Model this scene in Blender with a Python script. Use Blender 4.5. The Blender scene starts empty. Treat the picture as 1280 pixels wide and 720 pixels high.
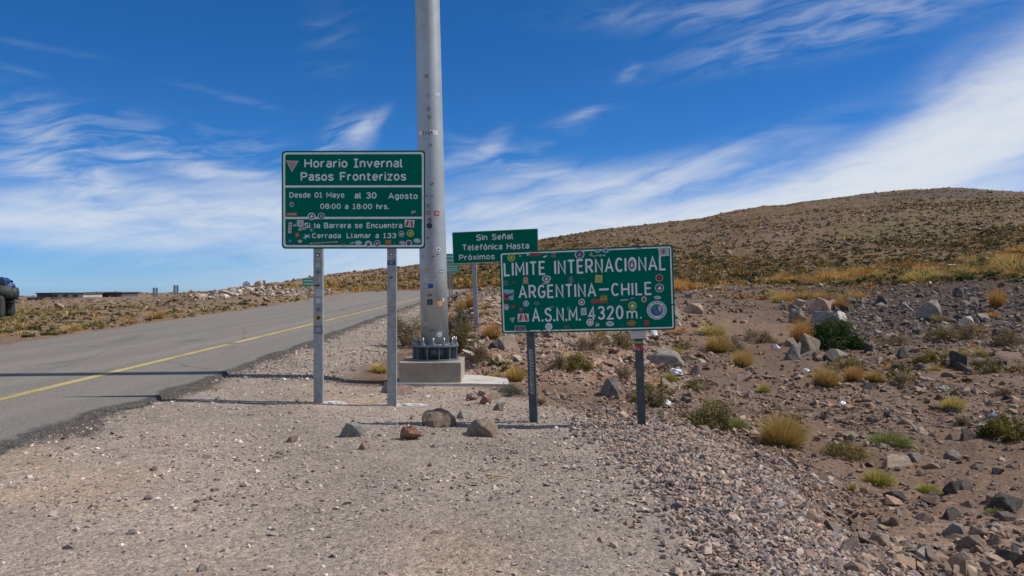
import bpy, bmesh, math, random
import numpy as np
from mathutils import Vector, Matrix, Euler, noise as mnoise

# ------------------------------------------------------------------ camera, sky, sun, exposure
scene = bpy.context.scene
COL = scene.collection
CAM_H = 1.6
HORIZON = 355.0          # row of the level sight line in the 1280x720 photograph
FOC = 1000.0             # focal length in photograph pixels
SUN_EL = math.radians(49.0)
SUN_AZ_Y = 0.09         # the sun stands at the right, a hair behind the signs

cam_data = bpy.data.cameras.new('camera')
cam = bpy.data.objects.new('camera', cam_data)
COL.objects.link(cam)
cam_data.sensor_width = 36.0
cam_data.lens = 36.0 * FOC / 1280.0
cam_data.clip_start = 0.05
cam_data.clip_end = 6000.0
cam.location = (0, 0, CAM_H)
cam.rotation_euler = (math.radians(90.0) - math.atan(5.0 / FOC), 0, 0)
scene.camera = cam

scene.view_settings.view_transform = 'Standard'
scene.view_settings.look = 'None'
scene.view_settings.exposure = 0.0
scene.view_settings.gamma = 1.0
scene.render.engine = 'CYCLES'
scene.cycles.use_denoising = True
scene.cycles.max_bounces = 6

sunvec = Vector((math.cos(SUN_EL), math.cos(SUN_EL) * SUN_AZ_Y, math.sin(SUN_EL))).normalized()
sun_data = bpy.data.lights.new('sun', 'SUN')
sun_data.energy = 4.7
sun_data.angle = math.radians(0.53)
sun_data.color = (1.0, 0.95, 0.87)
sun = bpy.data.objects.new('sun', sun_data)
COL.objects.link(sun)
sun.location = (60, 0, 60)
sun.rotation_euler = sunvec.to_track_quat('Z', 'Y').to_euler()

world = bpy.data.worlds.new('World')
scene.world = world
world.use_nodes = True
SKY_STRENGTH = 0.1


class NT:
    """small helper to write node trees as expressions"""
    def __init__(self, tree):
        self.t = tree
        tree.nodes.clear()

    def n(self, typ, **kw):
        nd = self.t.nodes.new(typ)
        for k, v in kw.items():
            setattr(nd, k, v)
        return nd

    def link(self, a, b):
        self.t.links.new(a, b)

    def setin(self, sock, v):
        if hasattr(v, 'is_output') or hasattr(v, 'links'):
            self.t.links.new(v, sock)
        else:
            sock.default_value = v

    def m(self, op, a, b=None, c=None, clamp=False):
        nd = self.n('ShaderNodeMath', operation=op, use_clamp=clamp)
        for i, v in enumerate((a, b, c)):
            if v is not None:
                self.setin(nd.inputs[i], v)
        return nd.outputs[0]

    def mix(self, fac, a, b, mode='MIX'):
        nd = self.n('ShaderNodeMix', data_type='RGBA', blend_type=mode)
        self.setin(nd.inputs[0], fac)
        for s, v in ((6, a), (7, b)):
            if isinstance(v, tuple) and len(v) == 3:
                v = (*v, 1.0)
            self.setin(nd.inputs[s], v)
        return nd.outputs[2]

    def noise(self, vec, scale, detail=3.0, rough=0.5, dist=0.0, out='Fac'):
        nd = self.n('ShaderNodeTexNoise')
        if vec is not None:
            self.link(vec, nd.inputs['Vector'])
        nd.inputs['Scale'].default_value = scale
        nd.inputs['Detail'].default_value = detail
        nd.inputs['Roughness'].default_value = rough
        nd.inputs['Distortion'].default_value = dist
        return nd.outputs[out]

    def voronoi(self, vec, scale, feature='F1', rnd=1.0):
        nd = self.n('ShaderNodeTexVoronoi', feature=feature)
        if vec is not None:
            self.link(vec, nd.inputs['Vector'])
        nd.inputs['Scale'].default_value = scale
        nd.inputs['Randomness'].default_value = rnd
        return nd

    def ramp(self, fac, stops, interp='LINEAR'):
        nd = self.n('ShaderNodeValToRGB')
        cr = nd.color_ramp
        cr.interpolation = interp
        while len(cr.elements) < len(stops):
            cr.elements.new(0.5)
        for e, (p, c) in zip(cr.elements, stops):
            e.position = p
            e.color = (*c, 1.0) if len(c) == 3 else c
        self.setin(nd.inputs[0], fac)
        return nd.outputs[0]

    def mapr(self, v, a, b, c, d, clamp=True):
        nd = self.n('ShaderNodeMapRange', clamp=clamp)
        self.setin(nd.inputs[0], v)
        for i, q in enumerate((a, b, c, d)):
            nd.inputs[i + 1].default_value = q
        return nd.outputs[0]

    def comb(self, x, y, z=0.0):
        nd = self.n('ShaderNodeCombineXYZ')
        for i, v in enumerate((x, y, z)):
            self.setin(nd.inputs[i], v)
        return nd.outputs[0]


def build_world():
    t = NT(world.node_tree)
    out = t.n('ShaderNodeOutputWorld')
    bg = t.n('ShaderNodeBackground')
    bg.inputs['Strength'].default_value = SKY_STRENGTH
    t.link(bg.outputs[0], out.inputs[0])
    sky = t.n('ShaderNodeTexSky', sky_type='NISHITA')
    sky.sun_disc = False
    sky.sun_elevation = SUN_EL
    sky.sun_rotation = math.atan2(sunvec.x, sunvec.y)
    sky.altitude = 3000.0
    sky.air_density = 1.0
    sky.dust_density = 0.0
    sky.ozone_density = 1.0
    sc_ = t.n('ShaderNodeSeparateColor')
    t.link(sky.outputs[0], sc_.inputs[0])
    cc_ = t.n('ShaderNodeCombineColor')          # the thin, very blue air of 4300 m
    t.link(t.m('MULTIPLY', t.m('POWER', sc_.outputs[0], 1.46), 0.135), cc_.inputs[0])
    t.link(t.m('MULTIPLY', sc_.outputs[1], 0.60), cc_.inputs[1])
    t.link(t.m('MULTIPLY', sc_.outputs[2], 1.07), cc_.inputs[2])
    skyc = cc_.outputs[0]
    tc = t.n('ShaderNodeTexCoord')
    sep = t.n('ShaderNodeSeparateXYZ')
    t.link(tc.outputs['Generated'], sep.inputs[0])
    dx, dy, dz = sep.outputs
    az = t.m('ARCTAN2', dx, dy)
    el = t.m('ARCSINE', dz)

    # the high cirrus: blobs in azimuth / elevation (radians), each with its own streak angle
    def rot(ax, ex, ang):
        c, s = math.cos(ang), math.sin(ang)
        a = t.m('SUBTRACT', az, ax)
        e = t.m('SUBTRACT', el, ex)
        u = t.m('ADD', t.m('MULTIPLY', a, c), t.m('MULTIPLY', e, s))
        v = t.m('SUBTRACT', t.m('MULTIPLY', e, c), t.m('MULTIPLY', a, s))
        return u, v

    def streak(ang, su, sv, seed, det=5.0, dist=0.6, rough=0.55):
        u, v = rot(0.0, 0.0, ang)
        warp = t.noise(t.comb(t.m('MULTIPLY', u, 5.0), t.m('MULTIPLY', v, 5.0), seed + 7.3), 1.0, 2.0)
        v2 = t.m('ADD', v, t.m('MULTIPLY', t.m('SUBTRACT', warp, 0.5), 0.06))
        return t.noise(t.comb(t.m('MULTIPLY', u, su), t.m('MULTIPLY', v2, sv), seed), 1.0, det, rough, dist)

    sA = streak(math.radians(17), 4.5, 22.0, 1.7)          # right-hand bank, rising to the right
    sB = streak(math.radians(-5), 4.5, 20.0, 5.1)          # left-hand bank, lying flat
    sC = streak(math.radians(52), 8.0, 50.0, 9.4)          # small hooked wisps
    sD = streak(math.radians(8), 3.0, 16.0, 12.4)          # added fill cloud, outside the view
    fine = streak(math.radians(10), 14.0, 70.0, 21.0, 4.0)

    def px(x, y):
        return math.atan((x - 640) / 1000.0), math.atan((HORIZON - y) / 1000.0)

    def blob(x, y, w, h, ang, nz, lo, hi, amp, soft=1.0):
        a, e = px(x, y)
        u, v = rot(a, e, math.radians(ang))
        d = t.m('ADD', t.m('POWER', t.m('DIVIDE', t.m('ABSOLUTE', u), w / 1000.0), 2.0),
                t.m('POWER', t.m('DIVIDE', t.m('ABSOLUTE', v), h / 1000.0), 2.0))
        g = t.m('POWER', 2.71828, t.m('MULTIPLY', t.m('POWER', d, 1.35), -0.62 * soft))
        body = t.mapr(nz, lo, hi, 0.0, 1.0)
        return t.m('MULTIPLY', t.m('MULTIPLY', g, body), amp)

    B = [
        # right bank: smooth and bright along the hill, rising to the right
        blob(760, 300, 320, 26, 6, sA, 0.05, 0.62, 0.85), blob(980, 262, 240, 26, 14, sA, 0.0, 0.5, 1.0),
        blob(1130, 222, 170, 32, 24, sA, 0.0, 0.42, 1.1), blob(1262, 172, 120, 44, 36, sA, 0.0, 0.45, 1.1),
        blob(840, 222, 190, 17, 16, sA, 0.30, 0.72, 0.62), blob(1190, 150, 60, 30, 40, sA, 0.30, 0.72, 0.35),
        blob(700, 232, 130, 20, 6, sA, 0.36, 0.72, 0.55), blob(1000, 300, 420, 34, 4, sA, 0.0, 0.4, 0.75),
        blob(610, 268, 120, 14, -2, sA, 0.30, 0.72, 0.45), blob(650, 205, 70, 12, -18, fine, 0.36, 0.75, 0.28),
        blob(760, 255, 220, 26, 8, fine, 0.30, 0.75, 0.35),
        # left bank
        blob(215, 280, 180, 22, -3, sB, 0.22, 0.74, 0.78), blob(50, 290, 140, 22, -4, sB, 0.26, 0.76, 0.75),
        blob(310, 264, 85, 26, -6, sB, 0.12, 0.6, 0.85), blob(120, 298, 260, 13, -2, sB, 0.1, 0.6, 0.5),
        blob(85, 236, 60, 30, -48, fine, 0.34, 0.72, 0.42), blob(255, 222, 120, 9, -8, fine, 0.32, 0.72, 0.48), blob(150, 250, 160, 18, -12, fine, 0.30, 0.72, 0.46), blob(200, 195, 200, 22, -6, fine, 0.44, 0.8, 0.25),
        blob(285, 134, 48, 4, -10, fine, 0.3, 0.7, 0.06), blob(45, 100, 55, 3, -3, fine, 0.3, 0.7, 0.05),
        blob(15, 126, 28, 3, -8, fine, 0.3, 0.7, 0.08), blob(330, 326, 200, 7, 2, fine, 0.3, 0.8, 0.16),
        # wisps
        blob(462, 158, 22, 7, 40, sC, 0.22, 0.66, 0.42), blob(450, 172, 20, 14, 70, fine, 0.22, 0.7, 0.42), blob(418, 182, 30, 14, 60, fine, 0.38, 0.75, 0.28),
        blob(618, 178, 20, 9, 40, fine, 0.26, 0.7, 0.25), blob(736, 142, 26, 5, 24, fine, 0.25, 0.7, 0.16),
        blob(786, 96, 13, 6, 30, fine, 0.22, 0.66, 0.20), blob(700, 165, 80, 14, 28, fine, 0.42, 0.8, 0.10),
        blob(415, 50, 40, 30, 85, fine, 0.4, 0.85, 0.07), blob(575, 205, 36, 12, 6, fine, 0.34, 0.72, 0.28),
        # veil, upper right
        blob(930, 22, 150, 18, 0, fine, 0.34, 0.78, 0.24), blob(1010, 64, 140, 18, 8, fine, 0.36, 0.78, 0.20),
        blob(1180, 34, 150, 26, 10, fine, 0.32, 0.78, 0.24), blob(1275, 14, 40, 12, 10, fine, 0.2, 0.6, 0.3),
    ]
    tot = B[0]
    for b in B[1:]:
        tot = t.m('ADD', tot, b)
    # unseen sky beside and behind the view: added cloud, thickened for whiter fill light
    side = t.mapr(t.m('ABSOLUTE', az), 0.75, 1.2, 0.0, 1.0)
    gen = t.m('MULTIPLY', t.mapr(sD, 0.36, 0.66, 0.0, 0.9), side)
    tot = t.m('ADD', tot, gen)
    tot = t.m('MULTIPLY', tot, t.mapr(fine, 0.25, 0.65, 0.62, 1.1))
    cover = t.m('SUBTRACT', 1.0, t.m('POWER', 2.71828, t.m('MULTIPLY', tot, -1.35)))
    cover = t.m('MULTIPLY', cover, 0.97, clamp=True)
    cloudcol = t.n('ShaderNodeRGB')
    k = 0.76 / SKY_STRENGTH
    cloudcol.outputs[0].default_value = (0.97 * k, 1.02 * k, 1.08 * k, 1.0)
    res = t.mix(cover, skyc, cloudcol.outputs[0])
    t.link(res, bg.inputs['Color'])


build_world()

# ------------------------------------------------------------------ numpy noise


def _hash(ix, iy, seed):
    h = (ix.astype(np.int64) * 374761393 + iy.astype(np.int64) * 668265263 + seed * 1442695041) & 0xFFFFFFFF
    h = ((h ^ (h >> 13)) * 1274126177) & 0xFFFFFFFF
    h = h ^ (h >> 16)
    return (h & 0xFFFFFF) / float(0xFFFFFF)


def vnoise(x, y, seed=0):
    x = np.asarray(x, float); y = np.asarray(y, float)
    ix = np.floor(x); iy = np.floor(y)
    fx = x - ix; fy = y - iy
    fx = fx * fx * (3 - 2 * fx); fy = fy * fy * (3 - 2 * fy)
    a = _hash(ix, iy, seed); b = _hash(ix + 1, iy, seed)
    c = _hash(ix, iy + 1, seed); d = _hash(ix + 1, iy + 1, seed)
    return (a * (1 - fx) + b * fx) * (1 - fy) + (c * (1 - fx) + d * fx) * fy


def fbm(x, y, seed=0, octv=4):
    s = 0.0; a = 0.5; tot = 0.0
    for i in range(octv):
        s = s + a * vnoise(x * 2 ** i + 17.3 * i, y * 2 ** i - 9.1 * i, seed + i)
        tot += a; a *= 0.5
    return s / tot - 0.5


def sstep(a, b, x):
    t = np.clip((np.asarray(x, float) - a) / (b - a), 0, 1)
    return t * t * (3 - 2 * t)

# ------------------------------------------------------------------ terrain function
# one column per bearing: (distance, height) or (distance, None, row of the photograph where that ground shows)


def P(Y, row):
    return (Y, CAM_H - (row - HORIZON) / FOC * Y)


COLUMNS = {
    -900: [(3, 0), (7, .05), (10, .08), (20, .12), (26, -.1), (60, -.4), P(150, 374), P(220, 373)],
    -300: [(3, 0), (7, .05), (10, .1), (20, .15), (26, -.05), (60, -.3), P(150, 377), P(220, 376)],
    0: [(3, 0), (7, .05), (10, .1), (20, .2), P(26, 410), P(40, 395), P(80, 385), P(150, 378), P(230, 375)],
    45: [(3, 0), (7, .05), (10, .1), (20, .2), P(26, 408), P(40, 393), P(80, 382), P(150, 374.5), P(230, 371)],
    90: [(3, 0), (7, .05), (10, .1), (20, .2), P(26, 406), P(40, 391), P(80, 381), P(150, 373.5), P(230, 369.5)],
    200: [(3, 0), (7, .03), (10, .08), (24, .3), P(30, 398), P(45, 387), P(80, 379), P(150, 371), P(230, 367.5)],
    250: [(3, 0), (7, .02), (10, .06), (28, .3), P(34, 390), P(48, 381), P(66, 372), P(90, 368), P(230, 366)],
    310: [(3, 0), (8, .0), (12, .06), (36, .45), P(40, 385), P(52, 373), P(64, 363), P(80, 360.5), P(200, 360)],
    345: [(3, 0), (8, .0), (12, .06), (36, .45), P(48, 379), P(56, 371), P(66, 362), P(90, 359), P(300, 355)],
    395: [(3, 0), (8, .0), (12, .06), (40, .45), P(56, 372), P(66, 366), P(80, 360), P(150, 352), P(300, 347)],
    440: [(3, 0), (9, .0), (12, .04), (40, .42), P(70, 366), P(90, 363), P(110, 358), P(160, 349), P(300, 341)],
    500: [(3, 0), (10, .0), (13, .03), (25, .2), (40, .40), P(70, 364), P(95, 362), P(115, 356), P(160, 345), P(300, 333.5)],
    530: [(3, 0), (10, .0), (13, .03), (18, .12), (30, .30), P(45, 378), P(70, 364), P(95, 361), P(115, 354), P(160, 343), P(310, 329)],
    565: [(3, 0), (10, .0), (13, .02), (15, .12), (18, .45), (22, .7), P(32, 376), P(60, 365), P(92, 360), P(115, 352), P(160, 339), P(320, 324)],
    600: [(3, 0), (10, .0), (12.6, .0), (13.6, .08), (15.5, .45), P(19, 392), P(22, 376), P(35, 369), P(60, 361), P(92, 354), P(150, 340), P(330, 316)],
    640: [(3, 0), (10, .0), (11.5, .0), (13.2, .05), (15.5, .35), P(19, 401), P(24, 376), P(38, 368), P(60, 360), P(92, 352), P(150, 335), P(340, 308)],
    690: [(3, 0), (9.2, .0), (11, -.02), (13, .02), (16, .38), P(20, 397), P(27, 376), P(45, 367), P(70, 358), P(92, 350), P(150, 330), P(350, 298)],
    760: [(3, 0), (9.0, .0), (10.4, -.07), (12.5, -.1), (15, .08), P(18, 432), P(23, 405), P(32, 382), P(50, 369), P(80, 356), P(150, 326), P(360, 288)],
    850: [(3, 0), (8.6, .0), (9.6, -.1), (11, -.28), (14, -.28), P(20, 437), P(30, 395), P(38, 380), P(47, 367), P(60, 362), P(100, 344), P(200, 310), P(370, 277)],
    960: [(3, 0), (6.4, .0), (7.6, -.12), (9, -.42), (12, -.48), P(18, 457), P(26, 415), P(40, 381), P(55, 363), P(80, 352), P(130, 322), P(250, 280), P(390, 257.5)],
    1080: [(2, 0), (4.3, .0), (5.4, -.2), (6.4, -.46), (8, -.55), (12, -.5), (18, -.26), P(26, 414), P(40, 378), P(55, 360), P(70, 350), P(90, 336), P(150, 302), P(260, 262), P(400, 242)],
    1150: [(2, 0), (3.6, .0), (4.6, -.3), (6.4, -.5), (8, -.55), (12, -.47), (18, -.2), P(26, 408), P(40, 373), P(52, 356), P(70, 345), P(90, 330), P(150, 297), P(260, 255), P(400, 236)],
    1280: [(1.5, 0), (2.8, .0), (3.8, -.38), (8, -.55), (12, -.45), (18, -.1), P(26, 403), P(36, 376), P(46, 352), P(60, 332), P(80, 316), P(150, 284), P(300, 248), P(420, 238)],
    1500: [(1, 0), (2.2, .0), (3.2, -.38), (8, -.5), (12, -.4), (18, 0), (26, .5), (40, 1.8), P(60, 318), P(80, 300), P(150, 275), P(300, 246), P(440, 240)],
    2300: [(1, 0), (2.0, .0), (3.0, -.38), (8, -.5), (12, -.4), (18, .05), (26, .6), (40, 2.0), P(60, 312), P(80, 298), P(150, 275), P(300, 250), P(440, 246)],
}
_PX = np.array(sorted(COLUMNS))
_U = (_PX - 640.0) / FOC
_LY = np.linspace(math.log(0.3), math.log(2600.0), 520)
_T = np.zeros((len(_PX), len(_LY)))
for i, p_ in enumerate(_PX):
    pts = list(COLUMNS[p_])
    Yl, zl = pts[-1]
    pts += [(Yl * 1.25, zl + (0.3 if zl > 3 else -0.6)), (Yl * 2.2, zl - 0.03 * Yl), (2600, zl - 0.16 * Yl - 20)]
    _T[i] = np.interp(_LY, [math.log(q[0]) for q in pts], [q[1] for q in pts])
_k = np.exp(-0.5 * (np.arange(-6, 7) / 2.4) ** 2); _k /= _k.sum()
for i in range(len(_PX)):
    _T[i] = np.convolve(np.pad(_T[i], 6, mode='edge'), _k, mode='valid')


# road edges (x, y) far side first; the far side runs along the left
ROAD_L = [(-11.0, -60), (-11.2, 0), (-11.5, 18), (-12.1, 37), (-13.3, 56), (-14.2, 66), (-13.6, 76), (-10.0, 84.5), (-3, 90), (8, 93), (26, 95)]
ROAD_R = [(-4.7, -60), (-4.7, 0), (-4.62, 12), (-5.0, 28), (-5.3, 46), (-5.0, 56), (-4.2, 63), (-1.0, 70), (3, 74), (10, 78), (26, 81)]
LINE_C = [(-6.45, -60), (-6.45, 0), (-6.42, 12), (-6.4, 28), (-6.45, 46), (-6.35, 56), (-5.6, 64), (-2.6, 72.5), (2.2, 77), (9.6, 81), (26, 84)]


def resample(pts, n=160):
    pts = np.array(pts, float)
    # Catmull-Rom through the points
    out = []
    for i in range(len(pts) - 1):
        p0 = pts[max(i - 1, 0)]; p1 = pts[i]; p2 = pts[i + 1]; p3 = pts[min(i + 2, len(pts) - 1)]
        for s in np.linspace(0, 1, 16, endpoint=False):
            out.append(0.5 * ((2 * p1) + (-p0 + p2) * s + (2 * p0 - 5 * p1 + 4 * p2 - p3) * s ** 2 + (-p0 + 3 * p1 - 3 * p2 + p3) * s ** 3))
    out.append(pts[-1])
    return np.array(out)


RL, RR, RC = resample(ROAD_L), resample(ROAD_R), resample(LINE_C)


def road_z(y):
    y = np.asarray(y, float)
    return np.where(y > 0, 0.045 + 0.0105 * np.minimum(y, 88), 0.045 + 0.002 * y)


_poly = np.vstack([RL, RR[::-1]])


def road_sd(x, y):
    """signed distance to the road outline, negative on the asphalt"""
    x = np.asarray(x, float); y = np.asarray(y, float)
    d = np.full(x.shape, 1e9); inside = np.zeros(x.shape, bool)
    n = len(_poly)
    for i in range(n):
        ax, ay = _poly[i]; bx, by = _poly[(i + 1) % n]
        ex, ey = bx - ax, by - ay
        L2 = ex * ex + ey * ey + 1e-12
        t = np.clip(((x - ax) * ex + (y - ay) * ey) / L2, 0, 1)
        dd = (x - ax - t * ex) ** 2 + (y - ay - t * ey) ** 2
        d = np.minimum(d, dd)
        if ay != by:
            c = ((ay > y) != (by > y)) & (x < (bx - ax) * (y - ay) / (by - ay) + ax)
            inside ^= c
    d = np.sqrt(d)
    return np.where(inside, -d, d)


PAD_X = -1.0


def lot_edge(pxv):
    return np.interp(pxv, [-900, 505, 520, 560, 640, 760, 850, 960, 1080, 1280, 1500, 2300],
                     [300, 300, 13.4, 13.0, 11.0, 9.7, 9.0, 7.0, 4.9, 3.2, 2.6, 2.2])


def polar(x, y):
    th = np.arctan2(x, y)
    thc = np.clip(th, -0.95, 0.95)
    r = np.hypot(x, y)
    return th, np.tan(thc), np.maximum(r * np.cos(thc), 0.3)


def base_z(x, y):
    th, u, Y = polar(x, y)
    fi = np.clip(np.interp(u, _U, np.arange(len(_U))), 0, len(_U) - 1.0001)
    i0 = fi.astype(int); fu = fi - i0
    fu = 0.5 * fu + 0.5 * (fu * fu * (3 - 2 * fu))
    fy = np.clip((np.log(Y) - _LY[0]) / (_LY[1] - _LY[0]), 0, len(_LY) - 1.0001)
    j0 = fy.astype(int); fv = fy - j0
    z0 = _T[i0, j0] * (1 - fv) + _T[i0, j0 + 1] * fv
    z1 = _T[i0 + 1, j0] * (1 - fv) + _T[i0 + 1, j0 + 1] * fv
    z = z0 * (1 - fu) + z1 * fu
    back = 1 - sstep(1.3, 2.7, np.abs(th))
    return z * back, u * 1000 + 640, Y, np.abs(th)


def lot_mask(x, y, pxv, Y):
    e = lot_edge(pxv)
    wob = fbm(x * 0.7, y * 0.7, 31, 3) * 1.4
    m1 = 1 - sstep(-0.5, 0.7, Y - e + wob)
    sh = sstep(-2.2 - 0.022 * np.maximum(Y - 12, 0), -3.2 - 0.022 * np.maximum(Y - 12, 0), x + wob * 0.5)   # gravel shoulder by the road
    m1 = np.where(Y > 12.4, np.where(pxv < 530, sh, m1 * (pxv > 500)), m1)
    m1 = np.where((Y > 12.4) & (x < -10), 0, m1)
    return np.clip(m1, 0, 1)


def ground_z(x, y):
    x = np.asarray(x, float); y = np.asarray(y, float)
    z, pxv, Y, ath = base_z(x, y)
    lot = lot_mask(x, y, pxv, Y)
    r = np.hypot(x, y)
    rough = fbm(x * 0.9, y * 0.9, 3, 4) * 0.20 + fbm(x * 3.1, y * 3.1, 8, 3) * 0.09
    z = z + rough * (1 - lot) * sstep(3, 9, r) * (1 + 0.8 * sstep(13, 17, Y) * (1 - sstep(24, 40, Y)) * sstep(560, 620, pxv) * (1 - sstep(820, 900, pxv)))
    z = z + lot * (fbm(x * 0.6, y * 0.6, 5, 4) * 0.05 + fbm(x * 4, y * 4, 6, 2) * 0.012)
    z = z + fbm(x * 0.05, y * 0.05, 11, 5) * 1.8 * sstep(60, 160, r) + fbm(x * 0.22, y * 0.22, 14, 4) * 0.7 * sstep(45, 110, r)
    z = z + (fbm(x * 0.02, y * 0.02, 21, 5) * 5.0) * sstep(180, 380, r) * sstep(640, 900, pxv)
    sd = road_sd(x, y)
    rz = road_z(np.clip(y, -60, 88)) - 0.055
    w = 1 - sstep(0.0, 2.2, sd)
    z = z * (1 - w) + (rz - 0.03 * (sd < -0.1)) * w
    pd = np.hypot((x - PAD_X) / 1.5, (y - 13.0) / 1.1)
    z = z + (0.0 - z) * (1 - sstep(0.8, 1.5, pd))
    return z


def gz(x, y):
    return float(ground_z(np.array([x]), np.array([y]))[0])


def at(pxv, row, ymin=2.5, ymax=700.0):
    """the point of the ground that the photograph shows at this pixel"""
    Y = np.exp(np.linspace(math.log(ymin), math.log(ymax), 1400))
    u = (pxv - 640.0) / FOC
    zz = ground_z(u * Y, Y)
    ray = CAM_H - (row - HORIZON) / FOC * Y
    hit = np.nonzero(zz >= ray)[0]
    k = hit[0] if len(hit) else int(np.argmin(ray - zz))
    return float(u * Y[k]), float(Y[k]), float(zz[k])

# ------------------------------------------------------------------ materials


def mat(name, color=(0.5, 0.5, 0.5), rough=0.6, metal=0.0, var=0.12, scale=6.0, bump=0.0, bscale=40.0, dirt=None, spec=0.5):
    m = bpy.data.materials.new(name)
    m.use_nodes = True
    t = NT(m.node_tree)
    out = t.n('ShaderNodeOutputMaterial')
    p = t.n('ShaderNodeBsdfPrincipled')
    t.link(p.outputs[0], out.inputs[0])
    tc = t.n('ShaderNodeTexCoord')
    nz = t.noise(tc.outputs['Object'], scale, 5.0, 0.6)
    lo = tuple(c * (1 - var) for c in color); hi = tuple(min(1, c * (1 + var)) for c in color)
    col = t.ramp(nz, [(0.3, lo), (0.7, hi)])
    if dirt:
        dn = t.noise(tc.outputs['Object'], dirt[1], 6.0, 0.65, 0.5)
        col = t.mix(t.mapr(dn, dirt[2], dirt[3], 0.0, 1.0), col, dirt[0])
    t.link(col, p.inputs['Base Color'])
    p.inputs['Roughness'].default_value = rough
    p.inputs['Metallic'].default_value = metal
    p.inputs['Specular IOR Level'].default_value = spec
    if bump:
        b = t.n('ShaderNodeBump')
        b.inputs['Strength'].default_value = bump
        b.inputs['Distance'].default_value = 0.02
        t.link(t.noise(tc.outputs['Object'], bscale, 4.0, 0.6), b.inputs['Height'])
        t.link(b.outputs[0], p.inputs['Normal'])
    return m


def ground_material():
    m = bpy.data.materials.new('desert_ground')
    m.use_nodes = True
    t = NT(m.node_tree)
    out = t.n('ShaderNodeOutputMaterial'); p = t.n('ShaderNodeBsdfPrincipled')
    t.link(p.outputs[0], out.inputs[0])
    p.inputs['Roughness'].default_value = 0.95
    p.inputs['Specular IOR Level'].default_value = 0.15
    tc = t.n('ShaderNodeTexCoord'); pos = tc.outputs['Object']
    at_ = t.n('ShaderNodeAttribute', attribute_name='Col')
    col = at_.outputs['Color']
    v1 = t.voronoi(pos, 55.0); v2 = t.voronoi(pos, 26.0); v3 = t.voronoi(pos, 4.0)
    s1 = t.n('ShaderNodeSeparateColor'); t.link(v1.outputs['Color'], s1.inputs[0])
    s2 = t.n('ShaderNodeSeparateColor'); t.link(v2.outputs['Color'], s2.inputs[0])
    s3 = t.n('ShaderNodeSeparateColor'); t.link(v3.outputs['Color'], s3.inputs[0])
    g1 = t.ramp(s1.outputs[0], [(0.0, (.62, .6, .59)), (0.25, (.95, .94, .93)), (0.75, (1.06, 1.05, 1.04)), (1.0, (1.5, 1.46, 1.42))])
    g2 = t.ramp(s2.outputs[1], [(0.0, (.62, .6, .6)), (0.2, (.96, .95, .95)), (0.8, (1.04, 1.03, 1.02)), (1.0, (1.4, 1.3, 1.22))])
    col = t.mix(0.8, col, g1, 'MULTIPLY')
    col = t.mix(0.75, col, g2, 'MULTIPLY')
    big = t.noise(pos, 0.55, 6.0, 0.65)
    col = t.mix(1.0, col, t.ramp(big, [(0.25, (.84, .82, .81)), (0.5, (1.0, 1.0, 1.0)), (0.78, (1.14, 1.12, 1.08))]), 'MULTIPLY')
    mid = t.noise(pos, 6.0, 5.0, 0.65)
    col = t.mix(1.0, col, t.ramp(mid, [(0.3, (.84, .83, .83)), (0.55, (1.0, 1.0, 1.0)), (0.75, (1.12, 1.1, 1.08))]), 'MULTIPLY')
    t.link(col, p.inputs['Base Color'])
    h = t.m('ADD', t.m('MULTIPLY', v1.outputs['Distance'], -0.5), t.m('MULTIPLY', v2.outputs['Distance'], -0.8))
    h = t.m('ADD', h, t.m('MULTIPLY', t.noise(pos, 14.0, 6.0, 0.7), 1.6))
    b = t.n('ShaderNodeBump')
    b.inputs['Strength'].default_value = 0.75
    b.inputs['Distance'].default_value = 0.02
    t.link(h, b.inputs['Height'])
    t.link(b.outputs[0], p.inputs['Normal'])
    return m


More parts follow.
